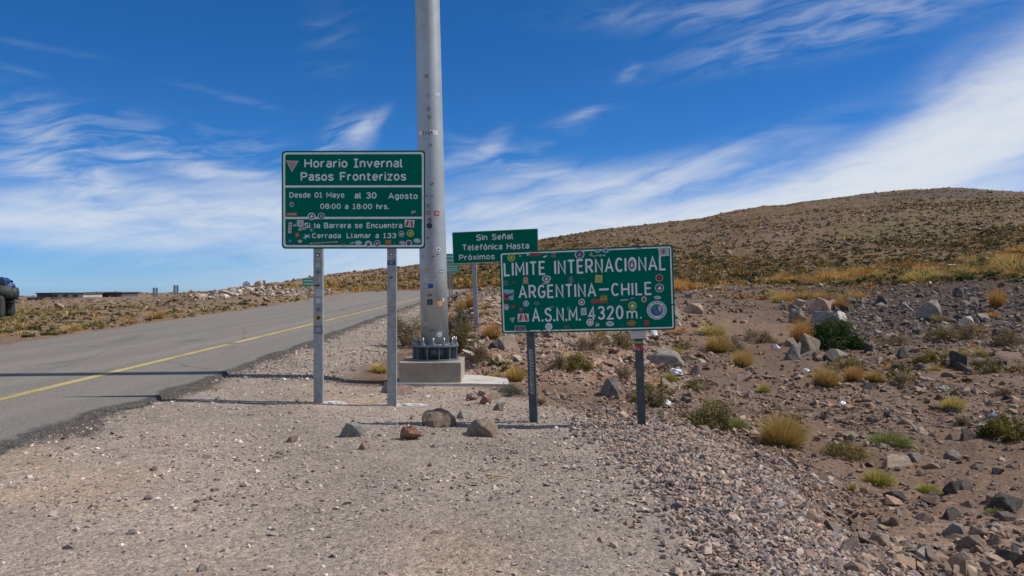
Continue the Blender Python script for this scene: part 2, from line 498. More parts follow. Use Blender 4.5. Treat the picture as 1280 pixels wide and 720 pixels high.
def asphalt_material():
    m = bpy.data.materials.new('weathered_asphalt')
    m.use_nodes = True
    t = NT(m.node_tree)
    out = t.n('ShaderNodeOutputMaterial'); p = t.n('ShaderNodeBsdfPrincipled')
    t.link(p.outputs[0], out.inputs[0])
    tc = t.n('ShaderNodeTexCoord'); pos = tc.outputs['Object']
    uv = t.n('ShaderNodeUVMap', uv_map='UVMap')
    sep = t.n('ShaderNodeSeparateXYZ'); t.link(uv.outputs[0], sep.inputs[0])     # x: metres from the right edge, y: metres along
    d = sep.outputs[0]
    ln = t.noise(t.comb(t.m('MULTIPLY', d, 1.6), t.m('MULTIPLY', sep.outputs[1], 0.035)), 1.0, 3.0, 0.5)
    col = t.ramp(ln, [(0.3, (.170, .152, .130)), (0.5, (.202, .180, .153)), (0.72, (.232, .206, .174))])
    # polished wheel tracks and old patches
    tr = t.m('ABSOLUTE', t.m('SINE', t.m('ADD', t.m('MULTIPLY', d, 1.75), 0.5)))
    col = t.mix(t.mapr(tr, 0.6, 1.0, 0.0, 0.45), col, (.170, .153, .134))
    pn = t.noise(t.comb(t.m('MULTIPLY', d, 0.8), t.m('MULTIPLY', sep.outputs[1], 0.16), 3.0), 1.0, 3.0, 0.5, 0.3)
    col = t.mix(t.mapr(pn, 0.66, 0.7, 0.0, 0.55), col, (.095, .088, .084))
    grain = t.voronoi(pos, 90.0)
    gs = t.n('ShaderNodeSeparateColor'); t.link(grain.outputs['Color'], gs.inputs[0])
    col = t.mix(0.8, col, t.ramp(gs.outputs[0], [(0.0, (.6, .6, .6)), (0.4, (.95, .95, .95)), (0.8, (1.1, 1.1, 1.1)), (1.0, (1.5, 1.5, 1.5))]), 'MULTIPLY')
    # old cracks
    wv = t.noise(t.comb(t.m('MULTIPLY', d, 2.0), t.m('MULTIPLY', sep.outputs[1], 2.0), 9.0), 1.0, 4.0, 0.6)
    ck = t.voronoi(t.comb(t.m('ADD', t.m('MULTIPLY', d, .30), t.m('MULTIPLY', wv, .16)), t.m('ADD', t.m('MULTIPLY', sep.outputs[1], .13), t.m('MULTIPLY', wv, .10))), 1.0, 'DISTANCE_TO_EDGE')
    cm = t.m('MULTIPLY', t.mapr(ck.outputs['Distance'], 0.0, 0.008, 1.0, 0.0), t.mapr(pn, 0.42, 0.56, 0.0, 0.6))
    col = t.mix(cm, col, (.06, .056, .052))
    # fresh bitumen that ran over the edge
    en = t.noise(pos, 3.2, 5.0, 0.7)
    ew = t.m('ADD', t.m('MULTIPLY', t.m('SUBTRACT', en, 0.5), 0.5), d)
    tar = t.mapr(ew, 0.04, 0.20, 1.0, 0.0)
    spk = t.noise(pos, 28.0, 3.0, 0.7)
    tar = t.m('MULTIPLY', tar, t.mapr(spk, 0.30, 0.62, 0.35, 1.0))
    col = t.mix(tar, col, (.028, .026, .025))
    t.link(col, p.inputs['Base Color'])
    p.inputs['Roughness'].default_value = 0.85
    p.inputs['Specular IOR Level'].default_value = 0.3
    b = t.n('ShaderNodeBump')
    b.inputs['Strength'].default_value = 0.6
    b.inputs['Distance'].default_value = 0.008
    t.link(t.m('ADD', grain.outputs['Distance'], t.m('MULTIPLY', spk, 1.0)), b.inputs['Height'])
    t.link(b.outputs[0], p.inputs['Normal'])
    return m


def line_material():
    m = bpy.data.materials.new('worn_yellow_paint')
    m.use_nodes = True
    t = NT(m.node_tree)
    out = t.n('ShaderNodeOutputMaterial'); p = t.n('ShaderNodeBsdfPrincipled')
    tr = t.n('ShaderNodeBsdfTransparent'); mx = t.n('ShaderNodeMixShader')
    tc = t.n('ShaderNodeTexCoord'); pos = tc.outputs['Object']
    w = t.noise(pos, 30.0, 4.0, 0.7); w2 = t.noise(pos, 0.8, 3.0, 0.5)
    k = t.m('ADD', t.m('MULTIPLY', w, 0.6), t.m('MULTIPLY', w2, 0.4))
    t.setin(mx.inputs[0], t.mapr(k, 0.36, 0.46, 0.12, 1.0))
    t.link(tr.outputs[0], mx.inputs[1]); t.link(p.outputs[0], mx.inputs[2]); t.link(mx.outputs[0], out.inputs[0])
    t.link(t.ramp(w2, [(0.3, (.36, .27, .09)), (0.7, (.46, .36, .14))]), p.inputs['Base Color'])
    p.inputs['Roughness'].default_value = 0.8
    return m


def attr_material(name, rough=0.9, bump=0.5, bscale=30.0, spec=0.2, speck=0.5):
    """stone / gravel: colour per piece from the mesh, mineral grain from noise"""
    m = bpy.data.materials.new(name)
    m.use_nodes = True
    t = NT(m.node_tree)
    out = t.n('ShaderNodeOutputMaterial'); p = t.n('ShaderNodeBsdfPrincipled')
    t.link(p.outputs[0], out.inputs[0])
    a = t.n('ShaderNodeAttribute', attribute_name='Col')
    tc = t.n('ShaderNodeTexCoord')
    nz = t.noise(tc.outputs['Object'], bscale, 4.0, 0.65)
    col = t.mix(speck, a.outputs['Color'], t.ramp(nz, [(0.3, (.6, .6, .6)), (0.5, (1, 1, 1)), (0.7, (1.35, 1.32, 1.28))]), 'MULTIPLY')
    t.link(col, p.inputs['Base Color'])
    p.inputs['Roughness'].default_value = rough
    p.inputs['Specular IOR Level'].default_value = spec
    if bump:
        b = t.n('ShaderNodeBump'); b.inputs['Strength'].default_value = bump; b.inputs['Distance'].default_value = 0.01
        t.link(nz, b.inputs['Height']); t.link(b.outputs[0], p.inputs['Normal'])
    return m


def rock_material(name, c1, c2, c3, scale=5.0):
    m = bpy.data.materials.new(name)
    m.use_nodes = True
    t = NT(m.node_tree)
    out = t.n('ShaderNodeOutputMaterial'); p = t.n('ShaderNodeBsdfPrincipled')
    t.link(p.outputs[0], out.inputs[0])
    tc = t.n('ShaderNodeTexCoord'); oi = t.n('ShaderNodeObjectInfo')
    sh = t.n('ShaderNodeVectorMath', operation='ADD')
    t.link(tc.outputs['Object'], sh.inputs[0])
    t.link(t.comb(t.m('MULTIPLY', oi.outputs['Random'], 37.0), 3.0, 1.0), sh.inputs[1])
    pos = sh.outputs[0]
    n1 = t.noise(pos, scale, 6.0, 0.65, 0.4); n2 = t.noise(pos, scale * 7, 4.0, 0.7)
    col = t.ramp(n1, [(0.28, c1), (0.5, c2), (0.72, c3)])
    col = t.mix(0.7, col, t.ramp(n2, [(0.3, (.62, .62, .62)), (0.5, (1, 1, 1)), (0.7, (1.3, 1.28, 1.25))]), 'MULTIPLY')
    col = t.mix(1.0, col, t.ramp(oi.outputs['Random'], [(0.0, (.78, .78, .78)), (1.0, (1.2, 1.18, 1.15))]), 'MULTIPLY')
    t.link(col, p.inputs['Base Color'])
    p.inputs['Roughness'].default_value = 0.9
    p.inputs['Specular IOR Level'].default_value = 0.25
    b = t.n('ShaderNodeBump'); b.inputs['Strength'].default_value = 0.8; b.inputs['Distance'].default_value = 0.03
    t.link(t.m('ADD', n2, n1), b.inputs['Height']); t.link(b.outputs[0], p.inputs['Normal'])
    return m


def leaf_material(name, base, tip, rnd=0.25, alt=None):
    """blades or leaves: the 'Col' attribute holds (place along the blade, per-blade random, -)"""
    m = bpy.data.materials.new(name)
    m.use_nodes = True
    t = NT(m.node_tree)
    out = t.n('ShaderNodeOutputMaterial')
    p = t.n('ShaderNodeBsdfPrincipled'); tl = t.n('ShaderNodeBsdfTranslucent'); mx = t.n('ShaderNodeMixShader')
    a = t.n('ShaderNodeAttribute', attribute_name='Col')
    s = t.n('ShaderNodeSeparateColor'); t.link(a.outputs['Color'], s.inputs[0])
    oi = t.n('ShaderNodeObjectInfo')
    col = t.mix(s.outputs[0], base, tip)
    if alt:
        col = t.mix(t.mapr(s.outputs[1], 0.6, 0.8, 0.0, 0.8), col, alt)
    col = t.mix(1.0, col, t.ramp(s.outputs[1], [(0.0, (1 - rnd,) * 3), (1.0, (1 + rnd,) * 3)]), 'MULTIPLY')
    col = t.mix(1.0, col, t.ramp(oi.outputs['Random'], [(0.0, (.85, .88, .9)), (1.0, (1.15, 1.1, 1.0))]), 'MULTIPLY')
    t.link(col, p.inputs['Base Color']); t.link(col, tl.inputs['Color'])
    p.inputs['Roughness'].default_value = 0.7
    p.inputs['Specular IOR Level'].default_value = 0.2
    mx.inputs[0].default_value = 0.25
    t.link(p.outputs[0], mx.inputs[1]); t.link(tl.outputs[0], mx.inputs[2]); t.link(mx.outputs[0], out.inputs[0])
    return m


M = {}
M['ground'] = ground_material()
M['asphalt'] = asphalt_material()
M['line'] = line_material()
M['gravel'] = attr_material('loose_gravel', bump=0.4, bscale=60.0)
M['rubble'] = attr_material('broken_rubble', bump=0.5, bscale=25.0)
M['sign_green'] = mat('sign_green_sheeting', (.0, .142, .094), 0.6, 0, 0.10, 1.6, dirt=((.008, .14, .095), 3.0, .62, .85), spec=0.02)
M['sign_green_plain'] = mat('sign_green_sheeting_old', (.0, .145, .09), 0.6, 0, 0.10, 1.3, dirt=((.01, .16, .10), 2.0, .6, .85), spec=0.02)
M['sign_white'] = mat('sign_white_sheeting', (.72, .74, .74), 0.5, 0, 0.07, 9.0, dirt=((.42, .43, .42), 14.0, .55, .8))
M['sign_back'] = mat('sign_back_metal', (.30, .31, .31), 0.5, 0.6, 0.15, 3.0)
M['galv'] = mat('galvanised_steel', (.33, .35, .355), 0.55, 0.45, 0.2, 14.0, bump=0.1, dirt=((.17, .165, .155), 5.0, .5, .8))
M['mast'] = mat('mast_galvanised_steel', (.40, .43, .44), 0.46, 0.45, 0.09, 3.0, dirt=((.31, .33, .335), 2.6, .5, .85))
M['mast_dark'] = mat('flange_painted_steel', (.15, .18, .20), 0.5, 0.4, 0.15, 6.0)
M['bolt'] = mat('zinc_bolts', (.34, .35, .35), 0.45, 0.6, 0.2, 20.0)
M['post_dark'] = mat('post_dark_paint', (.045, .060, .064), 0.5, 0.0, 0.25, 8.0, dirt=((.14, .14, .125), 10.0, .58, .8))
M['concrete'] = mat('plinth_concrete', (.31, .262, .212), 0.9, 0, 0.14, 3.5, bump=0.25, bscale=50, dirt=((.20, .165, .14), 2.2, .52, .78))
M['pad'] = mat('pad_concrete', (.46, .44, .40), 0.9, 0, 0.12, 3.0, bump=0.25, bscale=60, dirt=((.34, .29, .24), 4.0, .5, .75))
M['cement'] = mat('cement_patch', (.55, .54, .51), 0.95, 0, 0.12, 8.0, bump=0.6, bscale=30)
M['plaque'] = mat('plaque_white', (.58, .58, .57), 0.6, 0, 0.08, 12.0)
M['film'] = mat('plastic_film_white', (.72, .75, .78), 0.35, 0, 0.08, 8.0)
M['film_blue'] = mat('plastic_film_blue', (.20, .28, .42), 0.4, 0, 0.3, 12.0)
M['film_grey'] = mat('plastic_film_grey', (.30, .33, .34), 0.5, 0, 0.15, 8.0)
M['stick'] = mat('dry_stick', (.42, .28, .13), 0.8, 0, 0.2, 30.0)
M['black'] = mat('black_plastic', (.015, .016, .018), 0.5, 0, 0.2, 20.0)
M['rubber'] = mat('tyre_rubber', (.018, .018, .018), 0.85, 0, 0.2, 20.0)
M['bag_blue'] = mat('blue_roll_bag', (.008, .045, .17), 0.5, 0, 0.2, 14.0, bump=0.5, bscale=18)
M['bag_dark'] = mat('dark_pannier_cloth', (.018, .026, .028), 0.6, 0, 0.2, 10.0, bump=0.4, bscale=18)
M['bag_grey'] = mat('grey_green_pannier_cloth', (.03, .036, .032), 0.7, 0, 0.2, 10.0, bump=0.4, bscale=18)
M['chrome'] = mat('bare_metal', (.45, .45, .46), 0.3, 0.9, 0.1, 10.0)
M['moto_paint'] = mat('dark_grey_paint', (.03, .035, .04), 0.3, 0, 0.1, 5.0)
M['lamp_red'] = mat('red_lens', (.30, .01, .01), 0.25, 0, 0.05, 5.0)
M['wall_dark'] = mat('building_dark_stone', (.075, .072, .078), 0.9, 0, 0.2, 0.5)
M['wall_grey'] = mat('building_grey_concrete', (.38, .365, .34), 0.9, 0, 0.12, 0.4)
M['wall_brown'] = mat('building_brown_footing', (.12, .085, .062), 0.9, 0, 0.2, 0.5)
M['opening'] = mat('window_opening_dark', (.02, .02, .022), 0.4)
M['sgreen'] = mat('small_sign_green', (.005, .36, .20), 0.5, 0, 0.08, 2.0)
STK = {
    'white': (.66, .67, .66), 'black': (.018, .018, .02), 'grey': (.24, .25, .26), 'lgrey': (.42, .44, .45), 'yellow': (.50, .44, .05),
    'red': (.42, .03, .03), 'pink': (.48, .25, .24), 'blue': (.02, .09, .33), 'lblue': (.20, .42, .50), 'orange': (.55, .17, .04),
    'green': (.04, .24, .08), 'brown': (.16, .07, .04), 'cream': (.52, .46, .28), 'teal': (.05, .25, .25), 'dgreen': (.015, .07, .05), 'navy': (.02, .03, .09),
}
for k_, c_ in STK.items():
    M['stk_' + k_] = mat('sticker_' + k_, c_, 0.45, 0, 0.14, 30.0)

# ------------------------------------------------------------------ object helpers


def link(o, parent=None):
    COL.objects.link(o)
    if parent is not None:
        o.parent = parent
    return o


def tag(o, label=None, cat=None, group=None, kind=None):
    for k, v in (('label', label), ('category', cat), ('group', group), ('kind', kind)):
        if v:
            o[k] = v
    return o


def empty(name, loc, rot=(0, 0, 0)):
    o = bpy.data.objects.new(name, None)
    o.empty_display_size = 0.2
    o.location = loc
    o.rotation_euler = rot
    return link(o)


class MB:
    """collects boxes, prisms, lathes, tubes; build() links them as ONE mesh object"""
    def __init__(self):
        self.v = []; self.f = []; self.mi = []; self.cur = 0; self.sm = []

    def add(self, verts, faces, smooth=False):
        o = len(self.v)
        self.v += [tuple(p) for p in verts]
        for f in faces:
            self.f.append([o + i for i in f]); self.mi.append(self.cur); self.sm.append(smooth)
        return self

    def box(self, x0, x1, y0, y1, z0, z1, bev=0.0):
        if bev <= 0:
            v = [(x, y, z) for z in (z0, z1) for y in (y0, y1) for x in (x0, x1)]
            return self.add(v, [(0, 2, 3, 1), (4, 5, 7, 6), (0, 1, 5, 4), (2, 6, 7, 3), (0, 4, 6, 2), (1, 3, 7, 5)])
        bm = bmesh.new()
        bmesh.ops.create_cube(bm, size=1.0)
        for w in bm.verts:
            w.co = Vector(((x0 + x1) / 2 + w.co.x * (x1 - x0), (y0 + y1) / 2 + w.co.y * (y1 - y0), (z0 + z1) / 2 + w.co.z * (z1 - z0)))
        bmesh.ops.bevel(bm, geom=bm.edges[:], offset=bev, segments=2, affect='EDGES', profile=0.6)
        return self.bm(bm)

    def bm(self, bm, smooth=False, mtx=None):
        if mtx is not None:
            bmesh.ops.transform(bm, matrix=mtx, verts=bm.verts)
        bm.verts.index_update()
        self.add([w.co[:] for w in bm.verts], [[w.index for w in f.verts] for f in bm.faces], smooth)
        bm.free()
        return self

    def lathe(self, prof, seg=40, axis='Z', c=(0, 0, 0), smooth=True, closed=False):
        """prof: (radius, height) from bottom to top"""
        v = []; f = []
        for r, h in prof:
            for i in range(seg):
                a = 2 * math.pi * i / seg
                p = (r * math.cos(a), r * math.sin(a), h)
                if axis == 'X':
                    p = (p[2], p[0], p[1])
                elif axis == 'Y':
                    p = (p[0], p[2], p[1])
                v.append((p[0] + c[0], p[1] + c[1], p[2] + c[2]))
        n = len(prof)
        for j in range(n if closed else n - 1):
            for i in range(seg):
                a = j * seg + i; b = j * seg + (i + 1) % seg
                k = ((j + 1) % n) * seg
                f.append((a, b, k + (i + 1) % seg, k + i))
        if not closed:
            f.append(tuple(reversed(range(seg)))); f.append(tuple((n - 1) * seg + i for i in range(seg)))
        return self.add(v, f, smooth)

    def tube(self, pts, r, seg=8, smooth=True):
        pts = [Vector(p) for p in pts]
        rr = r if isinstance(r, (list, tuple)) else [r] * len(pts)
        v = []; f = []
        for i, p in enumerate(pts):
            d = (pts[min(i + 1, len(pts) - 1)] - pts[max(i - 1, 0)]).normalized()
            a = d.orthogonal().normalized() if i == 0 else (a - d * a.dot(d)).normalized()
            b = d.cross(a)
            for k in range(seg):
                t = 2 * math.pi * k / seg
                v.append(tuple(p + (a * math.cos(t) + b * math.sin(t)) * rr[i]))
        for j in range(len(pts) - 1):
            for k in range(seg):
                f.append((j * seg + k, j * seg + (k + 1) % seg, (j + 1) * seg + (k + 1) % seg, (j + 1) * seg + k))
        f.append(tuple(reversed(range(seg)))); f.append(tuple((len(pts) - 1) * seg + k for k in range(seg)))
        return self.add(v, f, smooth)

    def prism(self, outline, y0, y1):
        """outline (x, z) counter-clockwise seen from -y; extruded from y0 (front) to y1 (back)"""
        n = len(outline)
        v = [(x, y0, z) for x, z in outline] + [(x, y1, z) for x, z in outline]
        f = [tuple(range(n)), tuple(reversed(range(n, 2 * n)))]
        for i in range(n):
            j = (i + 1) % n
            f.append((i, n + i, n + j, j))
        return self.add(v, f)

    def build(self, name, mats, parent=None):
        me = bpy.data.meshes.new(name)
        me.from_pydata(self.v, [], self.f)
        for m in (mats if isinstance(mats, (list, tuple)) else [mats]):
            me.materials.append(m)
        me.polygons.foreach_set('material_index', self.mi)
        me.polygons.foreach_set('use_smooth', self.sm)
        me.update()
        o = bpy.data.objects.new(name, me)
        return link(o, parent)


def rrect(x0, x1, z0, z1, r, n=6):
    out = []
    for cx, cz, a0 in ((x1 - r, z0 + r, -90), (x1 - r, z1 - r, 0), (x0 + r, z1 - r, 90), (x0 + r, z0 + r, 180)):
        for i in range(n + 1):
            a = math.radians(a0 + 90 * i / n)
            out.append((cx + r * math.cos(a), cz + r * math.sin(a)))
    return out


def np_mesh(name, V, F, col=None, material=None, smooth=False, uv=None, parent=None):
    """V (n,3), F (m,k) arrays of one face size; col (n,3) or (n,4) point colours"""
    me = bpy.data.meshes.new(name)
    n, m, k = len(V), len(F), F.shape[1]
    me.vertices.add(n)
    me.vertices.foreach_set('co', np.ascontiguousarray(V, dtype=np.float32).ravel())
    me.loops.add(m * k)
    me.loops.foreach_set('vertex_index', np.ascontiguousarray(F, dtype=np.int32).ravel())
    me.polygons.add(m)
    me.polygons.foreach_set('loop_start', np.arange(0, m * k, k, dtype=np.int32))
    me.polygons.foreach_set('loop_total', np.full(m, k, dtype=np.int32))
    me.polygons.foreach_set('use_smooth', np.full(m, smooth, dtype=bool))
    if col is not None:
        a = me.attributes.new('Col', 'FLOAT_COLOR', 'POINT')
        c4 = np.ones((n, 4), dtype=np.float32)
        c4[:, :3] = col[:, :3]
        a.data.foreach_set('color', c4.ravel())
    if material:
        me.materials.append(material)
    me.update(calc_edges=True)
    me.validate()
    o = bpy.data.objects.new(name, me)
    return link(o, parent)


# ------------------------------------------------------------------ ground sheet
def build_ground():
    a_in = np.linspace(-0.80, 0.80, 560)
    a_out = np.linspace(0.80, 2 * math.pi - 0.80, 150)[1:-1]
    ang = np.concatenate([a_in, a_out])
    r1 = np.exp(np.linspace(math.log(0.25), math.log(30.0), 330))
    r2 = np.exp(np.linspace(math.log(30.0), math.log(2400.0), 330))[1:]
    rad = np.concatenate([r1, r2])
    A, R = np.meshgrid(ang, rad)
    X = (R * np.sin(A)); Y = (R * np.cos(A))
    Z = ground_z(X.ravel(), Y.ravel()).reshape(X.shape)
    V = np.stack([X.ravel(), Y.ravel(), Z.ravel()], 1)
    na, nr = len(ang), len(rad)
    i = np.arange(nr - 1)[:, None] * na; j = np.arange(na)[None, :]
    j2 = (j + 1) % na
    F = np.stack([i + j, i + na + j, i + na + j2, i + j2], -1).reshape(-1, 4)
    F = F[:, ::-1]
    # close the hole under the camera
    V = np.vstack([V, [[0, 0, gz(0, 0.1)]]])
    x, y = V[:, 0], V[:, 1]
    _, pxv, Yv, ath = base_z(x, y)
    r = np.hypot(x, y)
    lot = lot_mask(x, y, pxv, Yv)
    c_lot = np.array([.312, .262, .220]); c_lot2 = np.array([.268, .230, .197])
    c_field = np.array([.165, .112, .079]); c_dark = np.array([.108, .078, .058])
    c_bank = np.array([.270, .180, .128]); c_hill = np.array([.135, .090, .050]); c_hillp = np.array([.160, .110, .072])
    c_left = np.array([.235, .165, .110])
    n1 = fbm(x * 0.35, y * 0.35, 41, 4); n2 = fbm(x * 0.11, y * 0.11, 43, 4); n3 = fbm(x * 1.7, y * 1.7, 47, 4)

    def mixv(a, b, w):
        return a * (1 - w[:, None]) + b * w[:, None]
    w_dark = np.clip(sstep(-0.08, 0.22, n1 + n3 * 0.5) * 0.6 + sstep(20, 34, Yv) * sstep(980, 1090, pxv) * 0.75, 0, 1)
    fld = mixv(np.tile(c_field, (len(x), 1)), c_dark, w_dark)
    bank = sstep(11.5, 14, Yv) * (1 - sstep(24, 34, Yv)) * sstep(500, 560, pxv) * (1 - sstep(800, 880, pxv))
    fld = mixv(fld, c_bank, np.clip(bank * (0.75 + n3), 0, 1))
    path = np.exp(-((Yv - np.interp(pxv, [850, 950, 1040], [30, 26, 24])) / 4.5) ** 2) * sstep(800, 850, pxv) * (1 - sstep(980, 1040, pxv))
    fld = mixv(fld, np.array([.235, .155, .108]), np.clip(path * 0.8, 0, 1))
    sand = sstep(.08, .2, fbm(x * .23 + 3, y * .16, 58, 3)) * sstep(860, 960, pxv) * (1 - sstep(20, 30, Yv)) * .75
    fld = mixv(fld, np.array([.27, .195, .145]), np.clip(sand, 0, 1))
    left = (1 - sstep(480, 560, pxv)) * sstep(16, 24, Yv)
    fld = mixv(fld, c_left, left * np.clip(0.8 + n1, 0, 1))
    hT = np.interp(pxv, [900, 1100, 1280], [52, 47, 42]) + 26 * fbm(x * .09, y * .09, 87, 4)
    hill = sstep(hT, hT + 18, Yv) * sstep(420, 600, pxv)
    hc = mixv(np.tile(c_hill, (len(x), 1)), c_hillp, sstep(-0.1, 0.2, n2))
    hc = mixv(hc, np.array([.135, .115, .056]), np.clip(sstep(0.0, 0.2, fbm(x * 0.06 + 5, y * 0.03, 53, 5)) * sstep(860, 1040, pxv) * 0.75, 0, 1))
    hc = mixv(hc, np.array([.10, .075, .06]), np.clip(sstep(0.05, 0.2, fbm(x * 0.03, y * 0.012, 57, 5)) * sstep(230, 330, r) * 0.9, 0, 1))
    fld = mixv(fld, hc, hill)
    lc = mixv(np.tile(c_lot, (len(x), 1)), c_lot2, sstep(-0.12, 0.15, n1))
    lc = mixv(lc, np.array([.345, .260, .185]), np.clip(sstep(0.06, 0.25, fbm(x * 0.5, y * 0.5, 61, 4)) * 0.7, 0, 1))
    # bitumen crumbs beside the road
    sd = road_sd(x, y)
    tar = (1 - sstep(0.0, 0.4, sd + fbm(x * 2.2, y * 2.2, 67, 4) * 1.0)) * (x > -7) * sstep(-2, 3, y)
    lc = mixv(lc, np.array([.05, .045, .042]), np.clip(tar * 0.8, 0, 1))
    fld *= (1 - .12 * sstep(13, 22, Yv) * (1 - sstep(50, 62, Yv)) * sstep(840, 920, pxv))[:, None]
    fld *= (1 - .28 * sstep(20, 34, Yv) * (1 - sstep(54, 66, Yv)) * sstep(940, 1060, pxv))[:, None]
    col = mixv(fld, lc, lot)
    col *= (1 + n3[:, None] * 0.35)
    o = np_mesh('ground', V, F, np.clip(col, 0.01, 1), M['ground'], True)
    # centre fan
    bm = bmesh.new(); bm.from_mesh(o.data); bm.verts.ensure_lookup_table()
    c = bm.verts[len(V) - 1]
    for k in range(na):
        try:
            bm.faces.new((c, bm.verts[(k + 1) % na], bm.verts[k])).smooth = True
        except ValueError:
            pass
    bm.normal_update(); bm.to_mesh(o.data); bm.free()
    # every face looks up
    me = o.data
    if me.polygons[0].normal.z < 0:
        me.flip_normals()
    tag(o, kind='structure')
    return o


ground = build_ground()


def build_road():
    n = len(RL)
    K = 26
    V = []; UV = []
    for i in range(n):
        l = RL[i]; r = RR[i].copy()
        lx = l.copy()
        s = r[1] if r[1] < 55 else 55 + (i - 80) * 0.6
        wob = (vnoise(s * 1.3, 3.1, 71) - .5) * 0.22 + (vnoise(s * 5.0, 1.1, 73) - .5) * 0.10
        dirv = (r - l) / np.linalg.norm(r - l)
        r = r + dirv * wob; lx = lx + dirv * (vnoise(s * 1.1, 9.1, 75) - .5) * 0.25
        W = np.linalg.norm(r - lx)
        zc = float(road_z(0.5 * (l[1] + r[1])))
        for k in range(K):
            f = k / (K - 1)
            p = lx * (1 - f) + r * f
            V.append((p[0], p[1], float(road_z(p[1]))))
            UV.append(((1 - f) * W, s))
    return np.array(V), np.array(UV), n, K


def densify(a, m):
    t = np.linspace(0, len(a) - 1, m)
    i = np.minimum(t.astype(int), len(a) - 2); f = (t - i)[:, None]
    return a[i] * (1 - f) + a[i + 1] * f


RL, RR = densify(RL, 900), densify(RR, 900)


def make_road():
    V, UV, n, K = build_road()
    F = []
    for i in range(n - 1):
        for k in range(K - 1):
            F.append((i * K + k, i * K + k + 1, (i + 1) * K + k + 1, (i + 1) * K + k))
    # broken edges: a sloping skirt into the gravel at each side
    nb = len(V)
    sk = []; sku = []
    for side, kk in ((0, 0), (1, K - 1)):
        for i in range(n):
            p = V[i * K + kk]; q = V[i * K + (1 if kk == 0 else K - 2)]
            d = (p - q); d[2] = 0; d /= (np.linalg.norm(d) + 1e-9)
            sk.append(p + d * (0.05 + 0.05 * vnoise(i * 0.9, 2.0 + side, 77)) - np.array([0, 0, 0.10])); sku.append(UV[i * K + kk])
    V = np.vstack([V, sk]); UV = np.vstack([UV, sku])
    for i in range(n - 1):
        F.append((nb + i, i * K, (i + 1) * K, nb + i + 1))
        F.append((i * K + K - 1, nb + n + i, nb + n + i + 1, (i + 1) * K + K - 1))
    F = np.array(F)
    o = np_mesh('road', V, F, None, M['asphalt'], False)
    uvl = o.data.uv_layers.new(name='UVMap')
    li = np.zeros(len(o.data.loops), dtype=np.int32); o.data.loops.foreach_get('vertex_index', li)
    uvl.data.foreach_set('uv', UV[li].astype(np.float32).ravel())
    tag(o, kind='structure')
    # painted line
    pts = densify(RC, 700)
    V = []; F = []
    for i, p in enumerate(pts):
        q = pts[min(i + 1, len(pts) - 1)] - pts[max(i - 1, 0)]
        nrm = np.array([q[1], -q[0]]) / np.linalg.norm(q)
        h = 0.085 + 0.012 * (vnoise(i * 0.7, 0.5, 79) - .5)
        for s in (-1, 1):
            x, y = p + nrm * h * s
            V.append((x, y, float(road_z(y)) + 0.004))
    F = [(2 * i, 2 * i + 1, 2 * i + 3, 2 * i + 2) for i in range(len(pts) - 1)
         if not (17.9 < pts[i][1] < 18.5)]
    l = np_mesh('road_marking', np.array(V), np.array(F), None, M['line'], False)
    tag(l, kind='structure')


make_road()

# ------------------------------------------------------------------ lettering and stickers


def text_polys(body, bold=0.0, space=1.0):
    cu = bpy.data.curves.new('lettering', 'FONT')
    cu.body = body; cu.size = 1.0; cu.offset = bold; cu.space_character = space; cu.resolution_u = 3
    ob = bpy.data.objects.new('lettering', cu)
    COL.objects.link(ob)
    dg = bpy.context.evaluated_depsgraph_get()
    me = bpy.data.meshes.new_from_object(ob.evaluated_get(dg))
    v = [(p.co.x, p.co.y) for p in me.vertices]
    f = [list(p.vertices) for p in me.polygons]
    bpy.data.objects.remove(ob); bpy.data.curves.remove(cu); bpy.data.meshes.remove(me)
    xs = [a for a, b in v]
    x0, x1 = min(xs), max(xs)
    return [((a - x0) / (x1 - x0), b / 0.727) for a, b in v], f     # x 0..1, y in cap heights (cap of the built-in font)


def arc(cx, cy, rx, ry, a0, a1, n=12):
    return [(cx + rx * math.cos(math.radians(a0 + (a1 - a0) * i / n)), cy + ry * math.sin(math.radians(a0 + (a1 - a0) * i / n))) for i in range(n + 1)]


def oval(cx, cy, rx, ry):
    return arc(cx, cy, rx, ry, 90, 450, 22)


